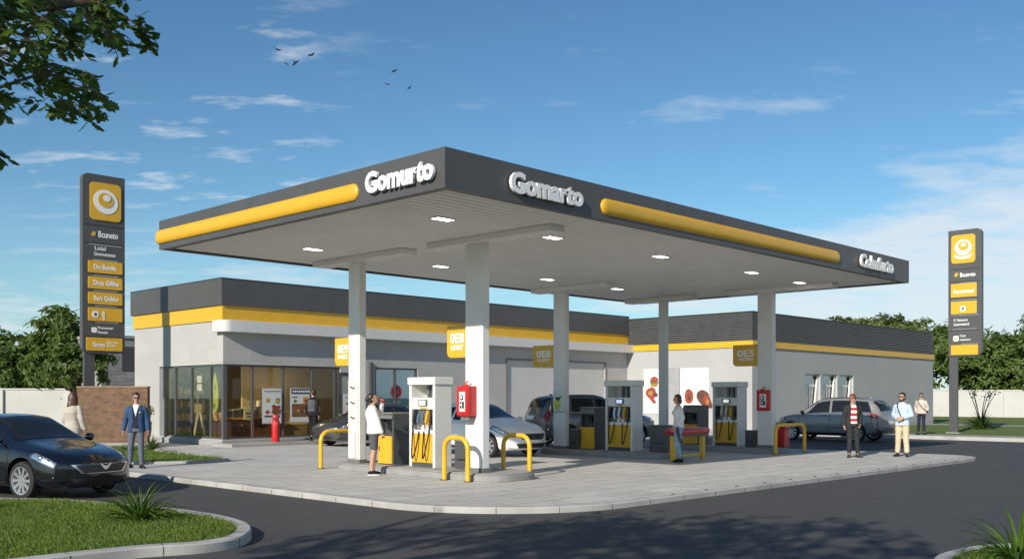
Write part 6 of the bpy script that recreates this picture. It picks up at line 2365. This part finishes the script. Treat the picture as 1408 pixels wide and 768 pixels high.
def trunk_mb(h, r, lobes, cz, seed, spread=1.0):
    rg = random.Random(seed)
    mb = MB()
    top = Vector((rg.uniform(-.1, .1) * h, rg.uniform(-.1, .1) * h, h))
    pts = [Vector((0, 0, -.15)), Vector((0, 0, .1)), top * .5 + Vector((rg.uniform(-.08, .08), rg.uniform(-.08, .08), 0)), top]
    mb.tube(pts, [r * 1.5, r * 1.1, r * .9, r * .7], 10)
    for lc, lr in lobes:
        e = lc + Vector((0, 0, cz))
        m_ = top.lerp(e, .5) + Vector((rg.uniform(-.2, .2), rg.uniform(-.2, .2), -.1 * h * .3))
        mb.tube([top * .85, m_, e, e + (e - m_) * .5], [r * .55, r * .38, r * .2, r * .06], 7)
    return mb


def tree(label, loc, h_trunk, rad, cz, n_clump, n_leaf, size, seed, mt, group, r=.16):
    t = thing('tree', label, 'tree', loc, 0, group)
    me, lobes = crown_mesh(rad, n_clump, n_leaf, size, seed)
    o = place_mesh('crown', me, mt, t)
    o.location = (0, 0, cz)
    trunk_mb(h_trunk, r, lobes, cz, seed).build('trunk', m_bark, t, smooth=60)
    return t


TL = 'leafy trees behind the white and brick walls'
for lat, d, rad, cz, lb, sd in (
        (-29.9, 51, (3.9, 3.9, 2.8), 4.3, 'tall broad tree cut by the frame edge behind the white wall', 3),
        (-24.8, 49.5, (3.4, 3.2, 2.0), 3.0, 'rounded bushy tree behind the white wall, between the tallest tree and the totem', 5),
        (-21.2, 48.2, (2.3, 2.3, 2.3), 3.5, 'slender tree with a pointed crown just behind the totem', 8),
        (-27.4, 48.4, (2.6, 2.4, 1.7), 2.9, 'wide low tree behind the white wall at the end nearest the frame edge', 27),
        (-17.6, 40.6, (1.5, 1.5, 1.3), 3.1, 'small leafy tree between the totem post and the stone building', 12)):
    p = LD(lat, d)
    big = rad[0] > 2
    tree(lb, (p.x, p.y, -.1), cz * .55, rad, cz, 190 if big else 80, 48 if big else 40, .20 if big else .13, sd, m_leaf_far, TL)
p = LD(-21.6, 47.6)
tree('low leafy branchy tree leaning over the white wall behind the long-haired woman', (p.x, p.y, -.1), 1.4, (2.0, 2.0, 1.35), 2.35, 120, 42, .15, 21, m_leaf_far, TL)

TR = 'trees behind the far boundary wall'
far = [(31.2, 88, (4.2, 4.2, 2.6), 6.9, 'rounded tree top showing above the louvred wing roof'), (35.2, 92, (4.2, 4.2, 2.8), 6.9, 'smaller tree top above the end of the louvred wing'),
       (40.6, 90, (5.2, 5.2, 4.0), 4.6, 'dense tree behind the far wall, left of the far totem'), (45.5, 88, (5.5, 5.5, 4.4), 4.6, 'dense tree directly behind the far totem'),
       (51.0, 90, (5.6, 5.6, 4.6), 4.8, 'tall dense tree to one side of the far totem'), (56.5, 93, (5.6, 5.6, 4.6), 5.0, 'dense tree at the end of the far wall'),
       (62.0, 93, (5.6, 5.6, 4.6), 5.0, 'dense tree past the end of the visible far wall')]
protos = {}
for i, (lat, d, rad, cz, lb) in enumerate(far):
    p = LD(lat, d)
    tree(lb, (p.x, p.y, 0), cz * .5, rad, cz, 330 if i > 1 else 150, 44, .27, 40 + i, m_leaf_far if i > 1 else m_leaf_pale, TR, .22)

# ---- the near tree whose branches hang into the picture
rg = random.Random(5)
t = thing('oak_tree', 'dark lobed leaves of a big tree hanging in from above the near lawn', 'tree', LD(-7.0, 2.2, -.05))
OT = t.location.copy()
LEAF = [(0, 0), (.10, .05), (.16, .20), (.30, .12), (.34, .26), (.46, .18), (.52, .30), (.66, .16), (.78, .17), (1.0, 0)]
LEAF = LEAF + [(x, -y) for x, y in reversed(LEAF[1:-1])]
vs, fs = [], []


def oak_leaf(p, a, nrm, s):
    a = (a - nrm * a.dot(nrm)).normalized()
    b = nrm.cross(a)
    i = len(vs)
    for x, y in LEAF:
        vs.append(p + a * x * s + b * y * s * 1.1 - nrm * (abs(y) * .35 + x * x * .18) * s)
    n = len(LEAF)
    h = n // 2
    fs.append(tuple(i + j for j in range(0, h + 1)))
    fs.append(tuple([i + j for j in range(h, n)] + [i]))


twig = MB()


def spray(c, dirv_, n, s, L_):
    """a twig with leaves hung along it"""
    d = dirv_.normalized()
    e = c + d * L_ + Vector((0, 0, -.10 * L_))
    twig.tube([c, c.lerp(e, .5) + Vector((0, 0, .02)), e], [.006, .004, .002], 5)
    for j in range(n):
        f = (j + .5) / n
        p = c.lerp(e, f)
        a = (d * rg.uniform(.2, .9) + Vector((rg.gauss(0, .5), rg.gauss(0, .5), rg.uniform(-1.0, .05)))).normalized()
        nrm = Vector((rg.gauss(0, .55), rg.gauss(0, .55), 1)).normalized()
        if rg.random() < .45:
            nrm = (nrm + Vector((-FX, -FY, .2)) * rg.uniform(.3, 1.6)).normalized()
        oak_leaf(p, a, nrm, s * rg.uniform(.65, 1.2))


def at_px(px, py, d):
    return LD((px - 704) / 1354 * d, d, 1.7 + (545 - py) / 1354 * d)


def hang_ok(px, py):
    if py < 52 and px < 158 and not (38 < px < 66 and 26 < py < 50):
        return True
    if px < 66 and py < 150:
        return True
    if px < 118 and 86 < py < 152 - .12 * max(0, 60 - px) and not (70 < px < 84 and py < 96):
        return True
    return False


cnt = 0
while cnt < 185:
    px, py = rg.uniform(-40, 158), rg.uniform(-60, 152)
    if py > 0 and not hang_ok(px, py):
        continue
    cnt += 1
    c = at_px(px, py, rg.uniform(5.5, 6.9))
    spray(c, Vector((RX, RY, 0)) * rg.uniform(.2, 1) + Vector((FX, FY, 0)) * rg.uniform(-.6, .6) + Vector((0, 0, rg.uniform(-.5, .1))), rg.randint(5, 9), .085, .16)
for (px, py) in ((128, 2), (140, 10), (152, 18), (163, 24), (174, 26), (178, 38), (186, 32), (192, 46), (196, 54), (186, 22), (200, 48), (100, 60), (92, 46), (104, 66), (86, 52), (122, 118), (112, 130), (118, 104), (126, 46), (134, 40),
                 (-6, 205), (-14, 208), (-20, 200)):
    spray(at_px(px, py, 6.1), Vector((RX, RY, -.7)), 5, .08, .10)
# boughs that carry them
trunk_top = LD(-6.8, 2.3, 3.4)
bo = MB()
base = LD(-7.0, 2.2, -.1)
bo.tube([base, base + Vector((0, 0, .25)), LD(-6.95, 2.25, 1.8), trunk_top], [.38, .28, .24, .22], 12)
for pts, r0 in (([trunk_top, LD(-5.4, 4.6, 4.6), at_px(-40, -40, 6.0), at_px(60, 10, 6.1), at_px(130, 2, 6.1), at_px(175, 26, 6.1)], .055),
                ([LD(-5.4, 4.6, 4.6), at_px(-60, 60, 6.2), at_px(20, 75, 6.2), at_px(60, 20, 6.2)], .028),
                ([at_px(-60, 60, 6.2), at_px(0, 120, 6.2), at_px(60, 100, 6.2), at_px(110, 110, 6.1)], .018),
                ([at_px(30, 50, 6.1), at_px(62, 22, 6.1), at_px(90, 5, 6.2)], .014),
                ([trunk_top, LD(-6.4, 1.2, 5.4), LD(-5.6, -.2, 7.2)], .16), ([trunk_top, LD(-7.8, 2.6, 5.2), LD(-8.6, 2.2, 7)], .13), ([LD(-6.4, 1.2, 5.4), LD(-4.6, .6, 6.0), LD(-3.4, .4, 6.3)], .09)):
    k = len(pts)
    bo.tube(pts, [r0 * (1 - .75 * i / (k - 1)) for i in range(k)], 8)
# the rest of the crown, overhead and behind
for c in range(520):
    d = Vector((rg.gauss(0, 1), rg.gauss(0, 1), rg.gauss(0, 1))).normalized() * rg.random() ** .4
    la, dd, zz = -5.7 + d.x * 4.0, -.1 + d.y * 2.1, 6.3 + d.z * 1.3
    if noise.noise((la * .6, dd * .6, zz * .6)) < -.16:
        continue
    cc = LD(la, dd, zz)
    for q in range(3):
        spray(cc + Vector((rg.gauss(0, .2), rg.gauss(0, .2), rg.gauss(0, .15))), Vector((rg.gauss(0, 1), rg.gauss(0, 1), rg.gauss(0, .4))), 7, .15, .30)
me = bpy.data.meshes.new('crown')
me.from_pydata([tuple(Vector(v) - OT) for v in vs], [], fs)
place_mesh('crown', me, m_leaf_oak, t)
bo.add(twig.v, twig.f)
bo.build('trunk', m_bark, t, True, smooth=60)


# ---- strap-leaved plants
def strap_plant(label, loc, n, L0, L1, wd, seed, group, upright=.5, name='agave_plant'):
    rg = random.Random(seed)
    t = thing(name, label, 'plant', loc, 0, group)
    mb = MB()
    for i in range(n):
        a = rg.uniform(0, 2 * PI)
        L_ = rg.uniform(L0, L1)
        el = R(rg.uniform(25, 88)) if rg.random() < upright else R(rg.uniform(15, 55))
        droop = rg.uniform(.5, 1.5) * (1.2 - el / 1.7)
        out = Vector((math.cos(a), math.sin(a), 0))
        sd_ = Vector((-math.sin(a), math.cos(a), 0))
        p = out * rg.uniform(.0, .07) + Vector((0, 0, .02))
        ww = wd * rg.uniform(.7, 1.2)
        ns = 7
        st = len(mb.v)
        for j in range(ns + 1):
            f = j / ns
            wv = ww * (1 - f) ** .6 * (.65 + .9 * f * (1 - f) * 2) if j < ns else .002
            e2 = el - droop * f * f * 1.6
            if j:
                p = p + (out * math.cos(e2) + Vector((0, 0, math.sin(e2)))) * L_ / ns
            up = Vector((0, 0, 1)) * math.cos(e2) - out * math.sin(e2)
            mb.v += [tuple(p - sd_ * wv + up * wv * .35), tuple(p - up * .003), tuple(p + sd_ * wv + up * wv * .35)]
            if j:
                b = st + (j - 1) * 3
                mb.f += [[b, b + 1, b + 4, b + 3], [b + 1, b + 2, b + 5, b + 4]]
                mb.m += [0, 0]
    mb.build('leaves', m_agave, t, smooth=50)
    MB().lathe([(.07, -.03), (.06, .03), (.03, .10), (0, .12)], n=10).build('stem', m_bark, t, smooth=50)
    return t


SP = 'strap-leaved green plants'
p = LD(-5.10, 13.45)
strap_plant('spiky green strap-leaved plant on the near lawn behind the kerb', (p.x, p.y, -.01), 88, .40, .74, .022, 3, SP, .5)
p = LD(5.15, 10.0)
strap_plant('spiky green strap-leaved plant at the kerbed corner nearest the camera', (p.x, p.y, -.01), 84, .42, .80, .024, 9, SP, .55)
p = LD(-11.2, 30.6)
strap_plant('small grassy tuft at the foot of the brick wall beside the pale shop wall', (p.x, p.y, .03), 70, .35, .7, .020, 14, SP, .6)
p = LD(-11.75, 30.3)
strap_plant('lower grassy tuft right against the brick wall footing', (p.x, p.y, .03), 40, .25, .45, .018, 15, SP, .5)
p = LD(24.3, 51.0)
t = strap_plant('bushy grass clump with tall bare stems on the far lawn', (p.x, p.y, .03), 190, .6, 1.05, .035, 17, SP, .6, name='grass_clump')
rg = random.Random(31)


def bare_stems(t, n, h, sd):
    rg = random.Random(sd)
    mb = MB()
    bl = MB()
    for i in range(n):
        a = 2 * PI * i / n + rg.uniform(-.3, .3)
        o = Vector((math.cos(a), math.sin(a), 0))
        hh = h * rg.uniform(.75, 1.05)
        e = o * hh * rg.uniform(.25, .5) + Vector((0, 0, hh))
        m_ = o * hh * .12 + Vector((0, 0, hh * .5))
        mb.tube([(0, 0, 0), m_, e], [.03, .022, .012], 6)
        for q in range(14):
            c = e + Vector((rg.gauss(0, .10), rg.gauss(0, .10), rg.gauss(.0, .09)))
            nn_ = Vector((rg.gauss(0, 1), rg.gauss(0, 1), rg.gauss(0, 1))).normalized()
            x = nn_.orthogonal() * .055
            y_ = nn_.cross(x)
            bl.add([c - x, c - y_ * .6, c + x, c + y_ * .6], [(0, 1, 2, 3)])
    mb.build('stems', m_bark, t, smooth=60)
    bl.build('foliage', m_leaf_pale, t)


bare_stems(t, 7, 2.15, 4)
p = LD(27.2, 51.0)
t = thing('bare_shrub', 'thin bare-stemmed shrub at the edge of the far lawn', 'shrub', (p.x, p.y, .02))
bare_stems(t, 6, 2.3, 9)

# shrub in the wall planter
mb = MB()
for i in range(9):
    a = rnd.uniform(0, 2 * PI)
    mb.tube([(0, 0, .7), (.04 * math.cos(a), .04 * math.sin(a), 1.0), (.16 * math.cos(a), .16 * math.sin(a), rnd.uniform(1.15, 1.4))], [.012, .008, .004], 5)
mb.build('stems', m_bark, PLANTER)
me, _ = crown_mesh((.30, .36, .34), 34, 18, .045, 77, lumps=3)
o = place_mesh('foliage', me, m_leaf_pale, PLANTER)
o.location = (0, 0, 1.22)

# ---- birds high over the canopy
m_bird = M('bird_dark', (.02, .018, .018), .8)
for i, (px, py, d, span, roll, flap, hd) in enumerate(((381, 68, 62, .85, 22, 16, .3), (394, 88, 66, .62, 30, -14, .9), (406, 86, 64, .62, -28, -22, .4), (428, 76, 66, .68, -14, 16, 1.2),
                                                       (542, 98, 66, .58, -20, 10, .6), (532, 116, 68, .62, 14, 12, .2), (563, 121, 70, .48, -32, 10, .8))):
    lat = (px - 704) / 1354 * d
    p = LD(lat, d, 1.7 + (545 - py) / 1354 * d)
    lbs = ['largest dark bird, leading the left-hand flock', 'lower dark bird of the left-hand flock, wings tilted down', 'dark bird with arched wings in the left-hand flock', 'dark bird at the right end of the left-hand flock',
           'topmost dark bird of the right-hand trio', 'dark bird on the left of the right-hand trio', 'smallest dark bird, right end of the right-hand trio']
    yaw = ang(.25 + hd * .2, 1)
    mb = MB()
    s = span / 2
    mb.ell((0, 0, 0), (.24 * span, .055 * span, .05 * span), nu=10, nv=8)
    mb.ell((.24 * span, 0, .015 * span), (.07 * span, .04 * span, .04 * span), nu=8, nv=6)
    mb.add([(-.18 * span, -.03 * span, 0), (-.18 * span, .03 * span, 0), (-.38 * span, .08 * span, 0), (-.38 * span, -.08 * span, 0), (-.28 * span, 0, .02 * span)], [(0, 1, 4), (1, 2, 4), (2, 3, 4), (3, 0, 4), (3, 2, 1, 0)])
    fz = math.tan(R(flap))
    for sg in (-1, 1):
        top, bot = [], []
        for (x, y, z) in ((.10, .03, 0), (.15, .45, .45), (.02, 1.0, .62 if flap > 0 else .3), (-.06, .62, .40), (-.14, .30, .22), (-.12, .03, 0)):
            top.append((x * span, sg * y * s, z * fz * s + .012 * span))
            bot.append((x * span, sg * y * s, z * fz * s - .006 * span))
        n = 6
        mb.add(top + bot, [tuple(range(n)), tuple(reversed(range(n, 2 * n)))] + [(j, n + j, n + (j + 1) % n, (j + 1) % n) for j in range(n)])
    o = mb.build('bird', m_bird, None, smooth=40, fix=True)
    o.location = p
    o.rotation_euler = (R(roll), 0, yaw)
    tag(o, lbs[i], 'bird', 'birds flying over the canopy')
